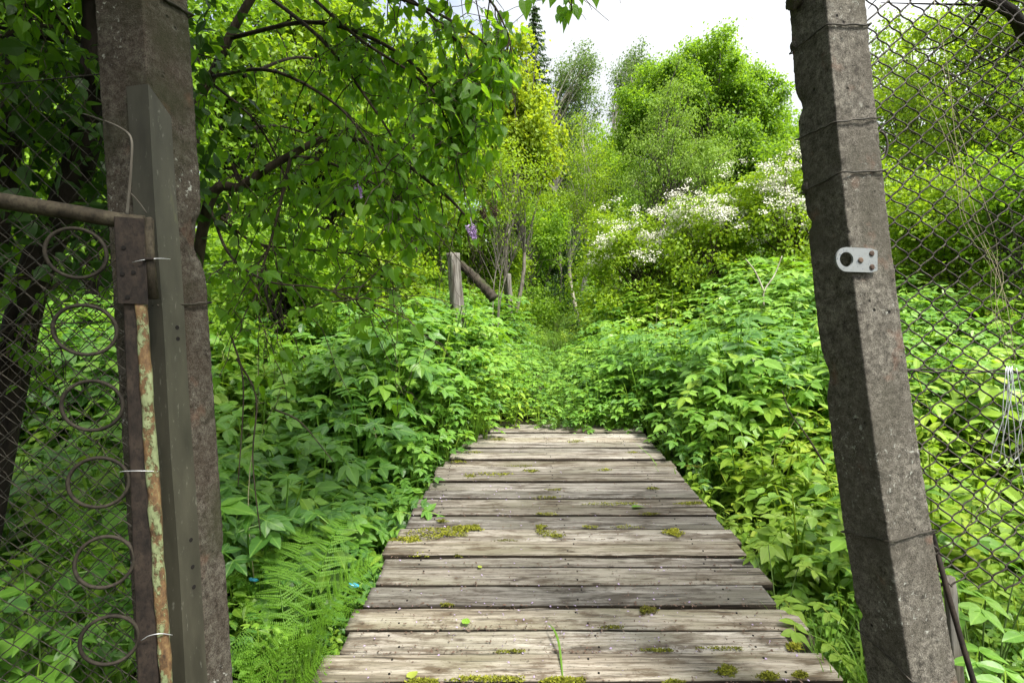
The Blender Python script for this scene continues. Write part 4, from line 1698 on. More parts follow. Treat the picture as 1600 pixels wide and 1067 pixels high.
broadleaf('ash_tree', 'big round bright green tree against the sky right of centre', 'tree', at_px(1100, Y),
          [(R_(-5, Y), 0, H(150, Y), R_(72, Y), 1.9, R_(70, Y)), (R_(60, Y), 0.3, H(195, Y), R_(62, Y), 1.9, R_(70, Y)), (R_(-60, Y), 0, H(215, Y), R_(75, Y), 2.0, R_(75, Y)),
           (R_(40, Y), 0, H(270, Y), R_(105, Y), 2.2, R_(85, Y)), (R_(100, Y), 0, H(250, Y), R_(55, Y), 1.8, R_(75, Y)), (R_(0, Y), -0.4, H(350, Y), R_(130, Y), 2.2, R_(75, Y)), (R_(18, Y), 0, H(108, Y), R_(42, Y), 1.2, R_(34, Y)), (R_(-85, Y), 0, H(185, Y), R_(45, Y), 1.4, R_(50, Y)), (R_(-50, Y), 0, H(140, Y), R_(40, Y), 1.3, R_(35, Y)), (R_(80, Y), 0, H(150, Y), R_(35, Y), 1.2, R_(35, Y))],
          560, 190, 0.15, M['broad'], M['bark_grey'], 0.26, 13, 0.62, None, None, (0, 0), 0.5, surf=0.35, droop=0.5)
Y = 16.5
broadleaf('willow_tree', 'pale silvery willow standing in front of the big round tree', 'tree', at_px(1075, Y),
          [(R_(-22, Y), 0, H(205, Y), R_(36, Y), 0.9, R_(70, Y)), (R_(-45, Y), 0, H(270, Y), R_(60, Y), 1.1, R_(60, Y)), (R_(30, Y), 0, H(275, Y), R_(55, Y), 1.1, R_(55, Y)), (R_(-5, Y), 0, H(330, Y), R_(110, Y), 1.3, R_(60, Y))],
          190, 70, 0.105, M['pale'], M['bark_grey'], 0.12, 14, 0.42, L_FARN, None, (0, 0), 0.6, stems=3, surf=0.2, droop=0.7)
Y = 17
broadleaf('birch_tree', 'slender young birch with a thin pale trunk beside the path', 'tree', at_px(910, Y),
          [(R_(0, Y), 0, H(240, Y), R_(40, Y), 0.8, R_(55, Y)), (R_(-22, Y), 0, H(320, Y), R_(48, Y), 0.9, R_(50, Y)), (R_(15, Y), 0, H(300, Y), R_(35, Y), 0.9, R_(60, Y))],
          120, 60, 0.075, M['lime'], M['bark_pale'], 0.075, 15, 0.42, None, None, (0, 0), 0.35, surf=0.2, twig=0.5)
Y = 12.5
broadleaf('maple_tree', 'yellow-green maple behind the lilac, left of the sky gap', 'tree', at_px(790, Y),
          [(R_(0, Y), 0, H(170, Y), R_(62, Y), 0.9, R_(65, Y)), (R_(35, Y), 0, H(225, Y), R_(55, Y), 0.9, R_(60, Y)), (R_(-50, Y), 0.2, H(150, Y), R_(60, Y), 0.9, R_(90, Y)), (R_(5, Y), 0, H(95, Y), R_(38, Y), 0.7, R_(40, Y)), (R_(-30, Y), 0, H(250, Y), R_(60, Y), 0.9, R_(45, Y))],
          270, 80, 0.14, M['maple'], M['bark_grey'], 0.10, 16, 0.40, None, None, (0, 0), 0.7, stems=3, surf=0.15, droop=0.5)

# bare-branched shrub under the maple
Y = 9.5
broadleaf('dead_shrub', 'half-bare shrub of bent grey branches under the yellow-green maple', 'shrub', at_px(775, Y),
          [(R_(-10, Y), 0, H(265, Y), R_(55, Y), 0.7, R_(75, Y)), (R_(40, Y), 0, H(290, Y), R_(48, Y), 0.6, R_(60, Y)), (R_(0, Y), 0, H(340, Y), R_(50, Y), 0.6, R_(50, Y))],
          120, 26, 0.065, M['lime'], M['bark_grey'], 0.022, 17, 0.30, None, None, (0, 0), 0.45, stems=3, spread=0.16, surf=0.2, twig=0.5)


# --- white-flowering shrubs
def blossoms(share, n, size):
    def f(root, cents, crad, r, ctr):
        top = np.percentile(cents[:, 2], 100 * (1 - share))
        sel = cents[(cents[:, 2] > top)]
        g = G()
        sub = np.repeat(sel, 4, 0) + r.normal(size=(len(sel) * 4, 3)) * np.array([0.17, 0.17, 0.12]) + np.array([0, -0.26, 0.12])
        sub = sub[vnoise(sub * 2.2) > 0.14]
        m_ = max(4, n // 3)
        ci = np.repeat(np.arange(len(sub)), m_)
        k = len(ci)
        pos = sub[ci] + r.normal(size=(k, 3)) * np.array([0.060, 0.05, 0.030])
        d = r.normal(size=(k, 3))
        nn = np.array([0, -0.5, 1.0]) + r.normal(size=(k, 3)) * 0.4
        g.inst(L_FAR, pos, frames(d, nn), size * r.uniform(0.6, 1.3, k), np.zeros(k))
        g.build('blossom', M['blossom'], root, False)
    return f


for k, (px, Y, tp, wp, label, sd) in enumerate(((985, 10.5, 345, 75, 'white-flowering shrub nearest the path, left of the other flowering shrubs', 21),
                                               (1110, 10.0, 345, 85, 'white-flowering shrub with the densest blossom, in front of the big round tree', 22),
                                               (1225, 9.6, 325, 75, 'white-flowering shrub half hidden by the right gate post', 23))):
    broadleaf('flowering_shrub', label, 'shrub', at_px(px, Y),
              [(0, 0, H(tp + 55, Y), R_(wp, Y), 0.9, R_(55, Y)), (R_(wp * .4, Y), 0, H(tp + 85, Y), R_(wp * .7, Y), 0.9, R_(50, Y)), (R_(-wp * .5, Y), 0, H(tp + 95, Y), R_(wp * .7, Y), 0.9, R_(45, Y)), (0, -.2, 0.5, R_(wp, Y), 0.8, 0.5), (0, -.2, 1.1, R_(wp * 1.1, Y), 0.9, 0.6), (R_(wp * .2, Y), 0, H(tp + 25, Y), R_(wp * .35, Y), 0.6, R_(28, Y)), (R_(-wp * .6, Y), 0, H(tp + 45, Y), R_(wp * .3, Y), 0.5, R_(28, Y))],
              210, 40, 0.085, M['lime'], M['bark'], 0.06, sd, 0.30, None, 'white-flowering shrubs beyond the bridge', (0, 0), 0.5, stems=5, spread=0.2, surf=0.15,
              extra=blossoms(0.45, 120, 0.034), twig=0.7)

# --- understorey shrubs and trees: (name, label, px, Y, top row, width px, low row, mat, leaf, cr, clumps, per clump, seed)
BACK = [
    ('shade_tree', 'dull green tree at the far end of the path, behind the birch', 880, 30, 180, 62, 420, 'aspen', 0.17, 0.8, 150, 75, 61),
    ('shade_tree', 'tree at the far end of the path, right behind the birch trunk', 950, 27, 195, 58, 430, 'broad', 0.15, 0.75, 130, 75, 62),
    ('shrub', 'dense bush under the trees left of the grey wooden post', 640, 12.5, 330, 75, 440, 'broad', 0.10, 0.42, 150, 75, 63),
    ('shrub', 'thicket between the grey wooden post and the small far post', 755, 13.5, 320, 60, 450, 'lime', 0.10, 0.40, 140, 75, 64),
    ('shrub', 'deep green thicket under the far trees beside the left post', 480, 12.0, 320, 130, 450, 'broad', 0.11, 0.45, 190, 70, 65),
    ('shrub', 'dense mid-green bush left of the path behind the small wooden post', 830, 16, 320, 60, 440, 'broad', 0.10, 0.42, 130, 70, 31),
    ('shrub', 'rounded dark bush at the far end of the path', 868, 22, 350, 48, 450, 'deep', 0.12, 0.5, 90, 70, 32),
    ('shrub', 'light green bush right of the birch trunk at the end of the path', 945, 15, 325, 50, 445, 'lime', 0.09, 0.38, 110, 65, 33),
    ('shade_tree', 'leafy tree behind the lilac branches, left of the grey wooden post', 640, 11, 60, 130, 400, 'lime', 0.12, 0.52, 230, 70, 34),
    ('shade_tree', 'bright tree filling the gaps in the lilac near the top of the picture', 500, 9.5, -60, 150, 330, 'lime', 0.12, 0.52, 230, 70, 35),
    ('shade_tree', 'leafy tree seen just right of the left gate post', 370, 8.5, -40, 110, 380, 'broad', 0.11, 0.5, 190, 70, 36),
    ('shrub', 'low dark bush under the lilac beside the left post', 430, 6.5, 330, 110, 470, 'broad', 0.085, 0.34, 150, 60, 37),
    ('shrub', 'bright low bush between the lilac and the grey wooden post', 590, 8.0, 330, 95, 470, 'lime', 0.085, 0.34, 150, 60, 38),
    ('shade_tree', 'dark leafy tree behind the left gate', 140, 6.5, -60, 190, 420, 'broad', 0.10, 0.45, 220, 60, 39),
    ('shade_tree', 'far left tree seen through the gate mesh', -60, 7.5, 60, 160, 460, 'broad', 0.11, 0.5, 160, 60, 40),
    ('ash_tree', 'tree behind the top of the right fence with sky between its leaves', 1400, 16, 15, 130, 330, 'lime', 0.12, 0.55, 170, 60, 41),
    ('ash_tree', 'wide bright tree behind the right fence', 1530, 13, -20, 170, 330, 'lime', 0.115, 0.52, 260, 70, 42),
    ('shrub', 'yellow-green bush right behind the right gate post', 1330, 10.5, 235, 110, 440, 'lime', 0.09, 0.40, 170, 65, 43),
    ('shrub', 'bright bush in the middle of the right fence view', 1480, 8.5, 250, 110, 470, 'lime', 0.085, 0.36, 190, 60, 44),
    ('shrub', 'broad bush at the right edge behind the fence', 1620, 7.0, 210, 130, 470, 'broad', 0.085, 0.34, 190, 60, 45),
    ('ash_tree', 'tree closing the right side beyond the fence', 1720, 11, 0, 170, 380, 'broad', 0.115, 0.52, 170, 60, 46),
    ('shade_tree', 'tree standing far behind the lilac, left of the maple', 700, 17, 20, 85, 330, 'broad', 0.13, 0.6, 170, 65, 47),
    ('ash_tree', 'green tree between the big round tree and the right gate post', 1235, 18, 195, 85, 400, 'broad', 0.12, 0.5, 150, 70, 48),
]
for name, label, px, Y, tp, wp, lp, mt, leaf, cr, ncl, lpc, sd in BACK:
    mid = (tp + lp) / 2
    rz = R_((lp - tp) / 2, Y)
    cat = 'tree' if name.endswith('tree') else 'shrub'
    rr = np.random.default_rng(sd)
    env = [(0, 0, H(mid, Y, px), R_(wp, Y) * 0.85, min(1.8, R_(wp, Y)), rz)]
    if cat == 'shrub':
        env.append((0, -0.2, 0.55, R_(wp, Y) * 0.8, 0.9, 0.6))
        env.append((0, -0.2, 0.9, R_(wp, Y) * 0.9, 0.9, 0.6))
    for k in range(4):
        a = rr.uniform(-1, 1)
        env.append((R_(wp, Y) * 0.55 * a, rr.uniform(-.4, .4), H(mid, Y, px) + rz * rr.uniform(-0.5, 0.6), R_(wp, Y) * 0.5, min(1.3, R_(wp, Y) * .6), rz * 0.45))
    broadleaf(name, label, cat, at_px(px, Y), env, ncl, lpc, leaf, M[mt], M['bark_dark'] if px < 700 else M['bark_grey'], 0.06 if cat == 'shrub' else 0.12, sd, cr, None, None,
              (0, 0), 0.5, stems=3 if cat == 'shrub' else 1, spread=0.15, surf=0.3, droop=0.4)

# dark bare trunks standing under the trees left of the wooden post
for px, Y, t0, t1, label in ((652, 9.0, 330, 420, 'dark bare trunk in shade just left of the grey wooden post'), (628, 10.0, 310, 430, 'thinner dark trunk in shade left of the other bare trunk')):
    x, y = at_px(px, Y)
    g = G()
    zb = tz(x, y)
    zt = CAM_Z - (t0 - 120 - HORIZON) / F * Y
    root = thing('tree', label, 'tree')
    g.tube(spline([(x + .05, y, zb - .1), (x, y, zb + 1.0), (x - 0.06, y, (zb + zt) / 2 + .5), (x - 0.1, y, zt)], 20), np.linspace(0.11, 0.05, 20), 9)
    g.build('trunk', M['bark_dark'], root)
    g = G()
    r = np.random.default_rng(int(px))
    ce = np.array([x, y, zt]) + r.normal(size=(30, 3)) * np.array([0.7, 0.5, 0.6])
    crown_leaves(g, ce, np.full(30, 0.4), 45, 0.10, L_FAR, r)
    g.build('crown', M['broad'], root, False)
    set_base(root, (x, y, zb))

# --- grey wooden posts beyond the bridge


def wood_post(px_t, py_t, px_b, py_b, Y, wpx, label, seed, group=None):
    top, bot = P(px_t, py_t, Y), P(px_b, py_b, Y)
    zb = tz(bot[0], bot[1]) - 0.2
    bot = bot + (top - bot) * (bot[2] - zb) / (bot[2] - top[2]) if bot[2] > zb else bot
    g = G()
    n = 40
    t = np.linspace(0, 1, n)[:, None]
    w = wpx / F * Y
    a = np.linspace(0, 2 * math.pi, 28, endpoint=False)
    rad = 0.5 * (1 + 0.10 * np.cos(4 * a + 0.5) + 0.05 * np.sin(11 * a))
    ring = np.stack([np.cos(a) * rad, np.sin(a) * rad], -1)
    sc = w * (1.05 - 0.12 * np.linspace(0, 1, n))
    g.sweep(ring, bot + (top - bot) * t, (1, 0, 0), (0, 1, 0), lambda V: 0.06 * w * fbm(V * np.array([24, 24, 4]) + seed, 3), 0, sc)
    o = g.build('wooden_post', M['post_wood'], None, True, loc=bot)
    tag(o, label, 'post', group)
    return o


wood_post(708, 396, 717, 512, 7.6, 20, 'split grey wooden post leaning left of the path beyond the bridge', 3)
wood_post(794, 428, 796, 468, 12.0, 9, 'small far wooden post beside the path, right of the leaning log', 8)
g = G()
pts = spline([P(718, 412, 7.72), P(736, 428, 7.68), P(750, 442, 7.64), P(762, 455, 7.62), P(772, 467, 7.6)], 24)
g.tube(pts, np.linspace(0.062, 0.080, 24) * (1 + 0.10 * np.sin(np.arange(24) * 1.7)), 10)
o = g.build('leaning_log', M['bark_log'])
tag(o, 'mossy dark log leaning against the split grey wooden post', 'log')

# ------------------------------------------------------------------ the lilac hanging over the left side
lil = thing('lilac_tree', 'big lilac hanging its leafy twigs over the left side of the picture', 'tree')
r_l = np.random.default_rng(404)
segs = []
tips = []


def branch(pts, r0, r1, n=22, sides=6):
    p = spline(pts, n)
    segs.append((p, r0 * 0.78, r1 * 0.8, sides))
    return p


base_l = np.array([-2.15, 3.15, tz(-2.15, 3.15) - 0.2])
mains = []
t1 = branch([base_l, base_l + (0.05, 0.05, 1.0), P(318, 350, 2.75), P(380, 290, 2.75), P(450, 245, 2.75), P(520, 215, 2.8), P(600, 235, 2.8), P(690, 300, 2.75), P(735, 345, 2.7)], 0.045, 0.006, 50, 8)
mains.append(t1[17:])
mains.append(branch([P(450, 245, 2.75), P(500, 250, 2.7), P(560, 275, 2.65), P(620, 310, 2.6), P(660, 350, 2.6)], 0.013, 0.003))
mains.append(branch([P(455, 242, 2.75), P(440, 310, 2.7), P(425, 370, 2.65), P(405, 440, 2.6), P(400, 500, 2.6)], 0.014, 0.004))
mains.append(branch([base_l + (0.1, 0, 0.3), P(300, 260, 3.1), P(340, 100, 3.1), P(420, -40, 3.1), P(520, -120, 3.0), P(660, -150, 2.9)], 0.045, 0.015, 30, 8))
mains.append(branch([P(360, 60, 3.1), P(480, 35, 2.9), P(580, 60, 2.8), P(660, 115, 2.7), P(700, 200, 2.65), P(720, 290, 2.6)], 0.018, 0.004))
mains.append(branch([P(400, -20, 3.1), P(500, 60, 2.8), P(570, 150, 2.7), P(620, 230, 2.65), P(640, 310, 2.6)], 0.016, 0.004))
mains.append(branch([P(330, 120, 3.1), P(420, 110, 2.6), P(520, 160, 2.5), P(580, 230, 2.45), P(610, 290, 2.4)], 0.014, 0.003))
mains.append(branch([P(420, -40, 3.1), P(560, -20, 2.8), P(680, 20, 2.7), P(760, 70, 2.7), P(790, 110, 2.7)], 0.016, 0.003))
mains.append(branch([P(520, -120, 3.0), P(660, -60, 2.75), P(780, -30, 2.7), P(860, -40, 2.7), P(890, 5, 2.7), P(893, 25, 2.7)], 0.014, 0.002))
mains.append(branch([P(660, -150, 2.9), P(780, -110, 2.8), P(880, -90, 2.7), P(930, -50, 2.7), P(945, -15, 2.7)], 0.014, 0.002))
mains.append(branch([P(330, 330, 2.7), P(360, 400, 2.5), P(420, 440, 2.4), P(500, 450, 2.4), P(590, 480, 2.4)], 0.010, 0.003))
mains.append(branch([P(345, 340, 2.7), P(400, 380, 2.8), P(480, 390, 2.9), P(570, 400, 2.9), P(640, 420, 2.9)], 0.011, 0.003))
mains.append(branch([P(330, 130, 3.1), P(390, 180, 2.9), P(430, 240, 2.9), P(470, 330, 2.9), P(540, 380, 2.9)], 0.012, 0.003))
mains.append(branch([base_l + (0, -0.1, 0.3), P(200, 300, 3.0), P(150, 100, 2.6), P(160, -80, 2.2), P(240, -200, 1.9)], 0.05, 0.012, 30, 8))
mains.append(branch([P(150, 100, 2.6), P(120, 60, 2.3), P(60, 40, 2.0), P(0, 60, 1.9), P(-60, 110, 1.9)], 0.016, 0.004))
mains.append(branch([P(160, 0, 2.4), P(90, -10, 2.1), P(20, -30, 1.9), P(-60, 0, 1.8)], 0.016, 0.004))
mains.append(branch([P(200, 300, 3.0), P(120, 230, 2.6), P(60, 220, 2.4), P(0, 260, 2.3), P(-50, 330, 2.3)], 0.016, 0.004))
mains.append(branch([P(220, 330, 2.9), P(120, 420, 2.4), P(60, 470, 2.3), P(10, 560, 2.2)], 0.014, 0.004))
mains.append(branch([P(380, 120, 3.3), P(470, 90, 3.7), P(560, 120, 3.9), P(640, 190, 3.9), P(690, 270, 3.8)], 0.016, 0.004))
mains.append(branch([P(380, 200, 3.3), P(450, 200, 3.8), P(540, 240, 4.0), P(620, 300, 4.0)], 0.014, 0.004))
mains.append(branch([P(500, -90, 2.95), P(600, -30, 2.8), P(690, 40, 2.75), P(740, 110, 2.7), P(738, 190, 2.7)], 0.014, 0.003))
mains.append(branch([P(560, -110, 2.95), P(680, -60, 2.8), P(760, -5, 2.75), P(792, 50, 2.7), P(800, 85, 2.7)], 0.014, 0.003))
mains.append(branch([P(470, -20, 3.0), P(560, 60, 2.75), P(650, 120, 2.65), P(720, 190, 2.6), P(742, 250, 2.6)], 0.013, 0.003))
TW = []          # (points) terminal twigs


def spawn(parent, n, lmin, lmax, lo, r, down=0.35, rad=0.004, depth=0, tow=None):
    k = len(parent)
    for q in range(n):
        i = int(k * (lo + (1 - lo) * r.uniform(0, 1)))
        i = min(max(i, 1), k - 2)
        p = parent[i]
        t = norm(parent[i + 1] - parent[i - 1])
        d = norm(t * 0.65 + r.normal(size=3) * 0.62 + np.array([0, 0, -down * 0.5]))
        L = r.uniform(lmin, lmax)
        e = p + d * L + np.array([0, 0, -down * L * 0.6])
        pts = bez(p, p + d * L * 0.55 + np.array([0, 0, 0.06 * L]), e, 9) + r.normal(size=(9, 3)) * 0.006
        pts[0] = p
        segs.append((pts, rad, rad * 0.35, 4))
        TW.append(pts)
        if depth > 0:
            spawn(pts, r.integers(2, 4), lmin * 0.5, lmax * 0.55, 0.25, r, down, rad * 0.55, depth - 1)


for k, mpts in enumerate(mains):
    dens = {8: 6, 9: 4}.get(k, 14)
    spawn(mpts, dens, 0.16, 0.48, 0.18, r_l, 0.4, 0.0038, 1 if k not in (8, 9) else 0)
    TW.append(mpts[int(len(mpts) * 0.6):])
# keep the sky gap and the plank view free: drop twigs that stray to the right of the photographed outline
gl = G()
pos, dd, nn, ss, tt = [], [], [], [], []
for pts in TW:
    L = np.sum(np.linalg.norm(np.diff(pts, axis=0), axis=1))
    m_ = max(3, int(L / 0.075))
    for q in np.linspace(0.30, 1.0, m_):
        f = q * (len(pts) - 1)
        i = int(min(f, len(pts) - 2))
        p = pts[i] + (pts[i + 1] - pts[i]) * (f - i)
        t = norm(pts[i + 1] - pts[i])
        s = norm(np.cross(t, r_l.normal(size=3)))
        for sg in (-1, 1):
            if r_l.uniform() < 0.27:
                continue
            d = norm(s * sg * 0.8 + t * 0.5 + np.array([0, 0, -0.75]) + r_l.normal(size=3) * 0.28)
            st = norm(s * sg + t * 0.4 + np.array([0, 0, -0.2]))
            pos.append(p + st * 0.014)
            dd.append(d)
            nn.append(np.array([0.1, -0.35, 0.75]) + s * sg * 0.25 + r_l.normal(size=3) * 0.45)
            ss.append(r_l.uniform(0.040, 0.078))
            tt.append(0.5 + r_l.normal() * 0.15)
pos, dd, nn, ss, tt = map(np.array, (pos, dd, nn, ss, tt))
px = pos[:, 0] / pos[:, 1] * F + 800
py = HORIZON - (pos[:, 2] - CAM_Z) / pos[:, 1] * F
lim = np.interp(py, [-400, -20, 40, 130, 330, 420, 560], [960, 915, 880, 800, 775, 720, 640])
keep = (px < lim) & ~((px > 672) & (px < 745) & (py > 372)) & (r_l.uniform(0, 1, len(px)) < np.interp(py, [200, 330, 450, 560], [1.0, 0.75, 0.42, 0.25])) & ~((px > 815) & (py > 48) & (py < 400)) & (pos[:, 1] > 1.75)
for (qx, qy, ax, az_, sz) in ((879, 12, -0.15, -1, .085), (894, 10, 0.45, -0.9, .075), (903, 14, 0.1, -1, .06), (868, -10, -.4, -.9, .08), (905, -12, 0.3, -1, .07), (928, -14, 0.2, -1, .09), (886, -14, -.1, -1, .08), (855, -20, -.3, -1, .09), (836, -22, -.1, -1, .1), (820, 2, .1, -1, .1)):
    gl.inst(L_HEART, P(qx, qy, 2.7)[None], frames(np.array([[ax, -0.1, az_]]), np.array([[0.3 * ax, -1.0, 0.25]])), [sz], [0.7])
gl.inst(L_HEART, pos[keep], frames(dd[keep], nn[keep]), ss[keep], tt[keep])
def stray(p):
    qx = p[:, 0] / p[:, 1] * F + 800
    qy = HORIZON - (p[:, 2] - CAM_Z) / p[:, 1] * F
    return bool(np.any((qx > 812) & (qy > 38) & (qy < 900)))


for mpts in mains:
    for q in range(7):
        i = int(r_l.integers(2, len(mpts) - 2))
        d = norm(norm(mpts[i + 1] - mpts[i - 1]) * 0.8 + r_l.normal(size=3) * 0.6)
        L = r_l.uniform(0.15, 0.5)
        e = mpts[i] + d * L - np.array([0, 0, 0.25 * L])
        w_ = bez(mpts[i], mpts[i] + d * L * 0.5, e, 7) + r_l.normal(size=(7, 3)) * 0.008
        w_[0] = mpts[i]
        segs.append((w_, 0.0028, 0.001, 4))
segs = [q for q in segs if not stray(q[0])]
gb = G()
limbs_mesh(gb, segs)
gb.build('branches', M['bark'], lil)
gl.build('crown', M['lilac'], lil, False)


def panicle(c, L, mat, seed, n=220):
    r = np.random.default_rng(seed)
    g = G()
    t = r.uniform(0, 1, n) ** 0.8
    a = r.uniform(0, 6.283, n)
    rad = L * 0.30 * (1 - 0.8 * t)
    p = np.asarray(c) + np.stack([rad * np.cos(a) + 0.25 * L * t, rad * np.sin(a), -L * t * 0.9], -1)
    for k in range(2):
        g.inst(L_FAR, p, frames(rand_dirs(n, r), rand_dirs(n, r)), r.uniform(0.007, 0.013, n), np.zeros(n))
    g.tube(np.array([np.asarray(c) + (0, 0, 0.04), np.asarray(c) + (0.25 * L, 0, -0.9 * L)]), 0.002, 4)
    g.build('flower_panicle', mat, lil, False)


panicle(P(735, 352, 2.66), 0.085, M['purple'], 1)
panicle(P(558, 292, 2.38), 0.055, M['purple'], 2, 110)
panicle(P(768, 312, 2.75), 0.10, M['spent'], 3, 120)
panicle(P(752, 322, 2.75), 0.07, M['spent'], 4, 90)
set_base(lil, base_l)

# dark leaning tree behind the gate, its crown extended out of view for shade
dk = thing('dark_tree', 'dark leaning trunk in deep shade behind the gate mesh', 'tree')
g = G()
b = P(-70, 700, 2.35)
b[2] = tz(b[0], b[1]) - 0.1
g.tube(spline([b, P(35, 500, 2.35), P(98, 330, 2.3), P(138, 200, 2.25), P(150, 60, 2.25), P(150, -160, 2.2)], 36), np.linspace(0.07, 0.045, 36), 10)
g.tube(spline([P(-60, 900, 2.2), P(-25, 500, 2.2), P(18, 200, 2.15), P(40, -100, 2.1)], 24), np.linspace(0.05, 0.035, 24), 9)
for k in range(16):
    r = np.random.default_rng(900 + k)
    p0 = P(r.uniform(20, 140), r.uniform(-50, 330), 2.25)
    e = p0 + norm(np.array([r.choice([-1, 1]) * 0.8, r.normal() * .4, r.uniform(-.2, .7)])) * r.uniform(.25, .6)
    g.tube(bez(p0, (p0 + e) / 2 + r.normal(size=3) * .05, e, 8), np.linspace(0.010, 0.002, 8), 5, cap=False)
g.build('trunk', M['bark_dark'], dk)
g = G()
r = np.random.default_rng(66)
ce = np.stack([r.uniform(-3.3, -1.25, 150), r.uniform(1.9, 3.0, 150), r.uniform(1.9, 4.2, 150)], -1)
ce = ce[(ce[:, 0] / ce[:, 1] < -0.62)]
n = 520
up = np.stack([r.uniform(-4.6, 0.4, n), r.uniform(-1.8, 3.6, n), r.uniform(2.75, 7.2, n)], -1)  # unseen overhead clumps added to shade the gate side
up = up[((up[:, 2] - CAM_Z) / np.maximum(up[:, 1], 0.3) > 0.86) | ((up[:, 0] / np.maximum(up[:, 1], 0.3) < -0.75) & (up[:, 1] < 2.6))]
up = up[(up[:, 0] + 2.0) ** 2 / 5.5 + (up[:, 1] - 0.9) ** 2 / 7.0 + (up[:, 2] - 4.6) ** 2 / 7.0 < 1.0]
n = 300
up2 = np.stack([r.uniform(-3.6, 0.35, n), r.uniform(-1.6, 1.5, n), r.uniform(2.9, 5.2, n)], -1)  # unseen bough over the camera, added to shade the left post
up2 = up2[(up2[:, 2] - CAM_Z) / np.maximum(up2[:, 1], 0.3) > 0.86]
up2 = up2[up2[:, 0] < 0.3 - 0.25 * (up2[:, 2] - 3.0)]
n = 260
up3 = np.stack([r.uniform(-4.0, -1.3, n), r.uniform(-1.6, 1.6, n), r.uniform(0.5, 3.2, n)], -1)  # unseen low foliage beside the camera, added to block skylight
up3 = up3[up3[:, 0] < -1.2 * np.maximum(up3[:, 1], 0.2) - 0.75]
n = 300
up4 = np.stack([r.uniform(-2.4, 0.55, n), r.uniform(1.5, 3.9, n), r.uniform(2.7, 5.6, n)], -1)  # unseen canopy above the view, added to shade the left undergrowth
up4 = up4[((up4[:, 2] - CAM_Z) / up4[:, 1] > 0.84) & (up4[:, 0] < 0.55 - 0.35 * np.maximum(0, up4[:, 2] - 4.2))]
ce = np.vstack([ce, up, up2, up3, up4])
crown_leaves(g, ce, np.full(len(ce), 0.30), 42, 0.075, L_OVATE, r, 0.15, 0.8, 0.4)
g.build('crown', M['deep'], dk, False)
set_base(dk, b)


# tree on the right whose boughs reach over the gateway
ov = thing('overhanging_tree', 'tree beyond the right edge whose dark bough crosses the top right corner', 'tree')
g = G()
b = np.array([3.3, 1.2, tz(3.3, 1.2) - 0.1])
g.tube(spline([b, b + (0.05, -0.1, 1.5), b + (-0.1, 0, 3.0), b + (-0.3, 0.1, 4.6), b + (-0.5, 0.2, 6.0)], 24), np.linspace(0.14, 0.04, 24), 9)
bough = spline([b + (-0.1, 0, 2.9), P(1700, 60, 2.2), P(1570, 12, 2.2), P(1480, -40, 2.2), P(1380, -120, 2.15), P(1250, -180, 2.1)], 30)
g.tube(bough, np.linspace(0.034, 0.008, 30), 7)
r = np.random.default_rng(515)
for k in range(22):
    p0 = bough[r.integers(4, 28)]
    e = p0 + norm(np.array([r.normal(), r.normal(), r.uniform(-0.1, .8)])) * r.uniform(.25, .6)
    g.tube(bez(p0, (p0 + e) / 2 + r.normal(size=3) * .05, e, 8), np.linspace(0.008, 0.002, 8), 4, cap=False)
g.build('trunk', M['bark_dark'], ov)
g = G()
n = 70
ce = np.stack([r.uniform(2.2, 4.2, n), r.uniform(0.4, 2.6, n), r.uniform(3.4, 6.2, n)], -1)
ce = ce[(ce[:, 2] - 1.5) / np.maximum(ce[:, 1], 0.3) > 0.92]
crown_leaves(g, ce, np.full(len(ce), 0.34), 40, 0.075, L_OVATE, r, 0.15, 0.8, 0.4)
g.build('crown', M['broad'], ov, False)
set_base(ov, b)


# ------------------------------------------------------------------ ferns
def frond(g, p0, p1, p2, width, r, n=26, flip=None):
    """tapering frond along a bent midrib, each side leaflet cut into a comb of lobes"""
    C = bez(p0, p1, np.asarray(p2) + np.array([0, 0, -0.02]), 60)
    Tn = norm(np.gradient(C, axis=0))
    up = np.array([r.normal() * 0.35, -0.35 + r.normal() * 0.25, 1.0]) if flip is None else np.array(flip if flip is not None else (0.0, -0.45, 1.0))
    S = norm(np.cross(Tn, up))
    Nn = np.cross(S, Tn)
    g.tube(C, np.linspace(0.0030, 0.0008, 60), 4, cap=False, tint=0.35)
    tv = r.normal() * 0.10
    pos, d, nn, sc, ti = [], [], [], [], []
    for k in range(n):
        u = 0.16 + 0.84 * ((k + 0.5) / n) ** 0.92
        i = min(58, int(u * 59))
        prof = min(1.0, 0.55 + 1.6 * (u - 0.16)) * (1 - u) ** 0.62 * 1.15 + 0.03
        for s in (-1, 1):
            L = width * prof * r.uniform(0.88, 1.08)
            dv = norm(S[i] * s + Tn[i] * r.uniform(0.25, 0.45) + r.normal(size=3) * 0.06)
            m_ = max(4, int(L / 0.0085))
            sag = r.uniform(0.08, 0.30)
            tk = r.normal() * 0.06
            pw = min(L * 0.125, 0.013)
            for q in range(m_):
                v = (q + 0.6) / m_
                b = C[i] + dv * L * v - Nn[i] * sag * L * v * v
                pl = pw * (1 - 0.8 * v ** 1.5) + 0.0025
                pp = norm(np.cross(dv, Nn[i]))
                for s2 in (-1, 1):
                    pos.append(b)
                    d.append(pp * s2 + dv * 0.5)
                    nn.append(Nn[i] + r.normal(size=3) * 0.06)
                    sc.append(pl)
                    ti.append(0.5 + tv + tk)
            pos.append(C[i] + dv * L * 0.92 - Nn[i] * sag * L * .85)
            d.append(dv - Nn[i] * 2 * sag)
            nn.append(Nn[i])
            sc.append(L * 0.14)
            ti.append(0.5 + tv + tk)
    g.inst(L_FAR, np.array(pos), frames(np.array(d), np.array(nn)), np.array(sc), np.array(ti))


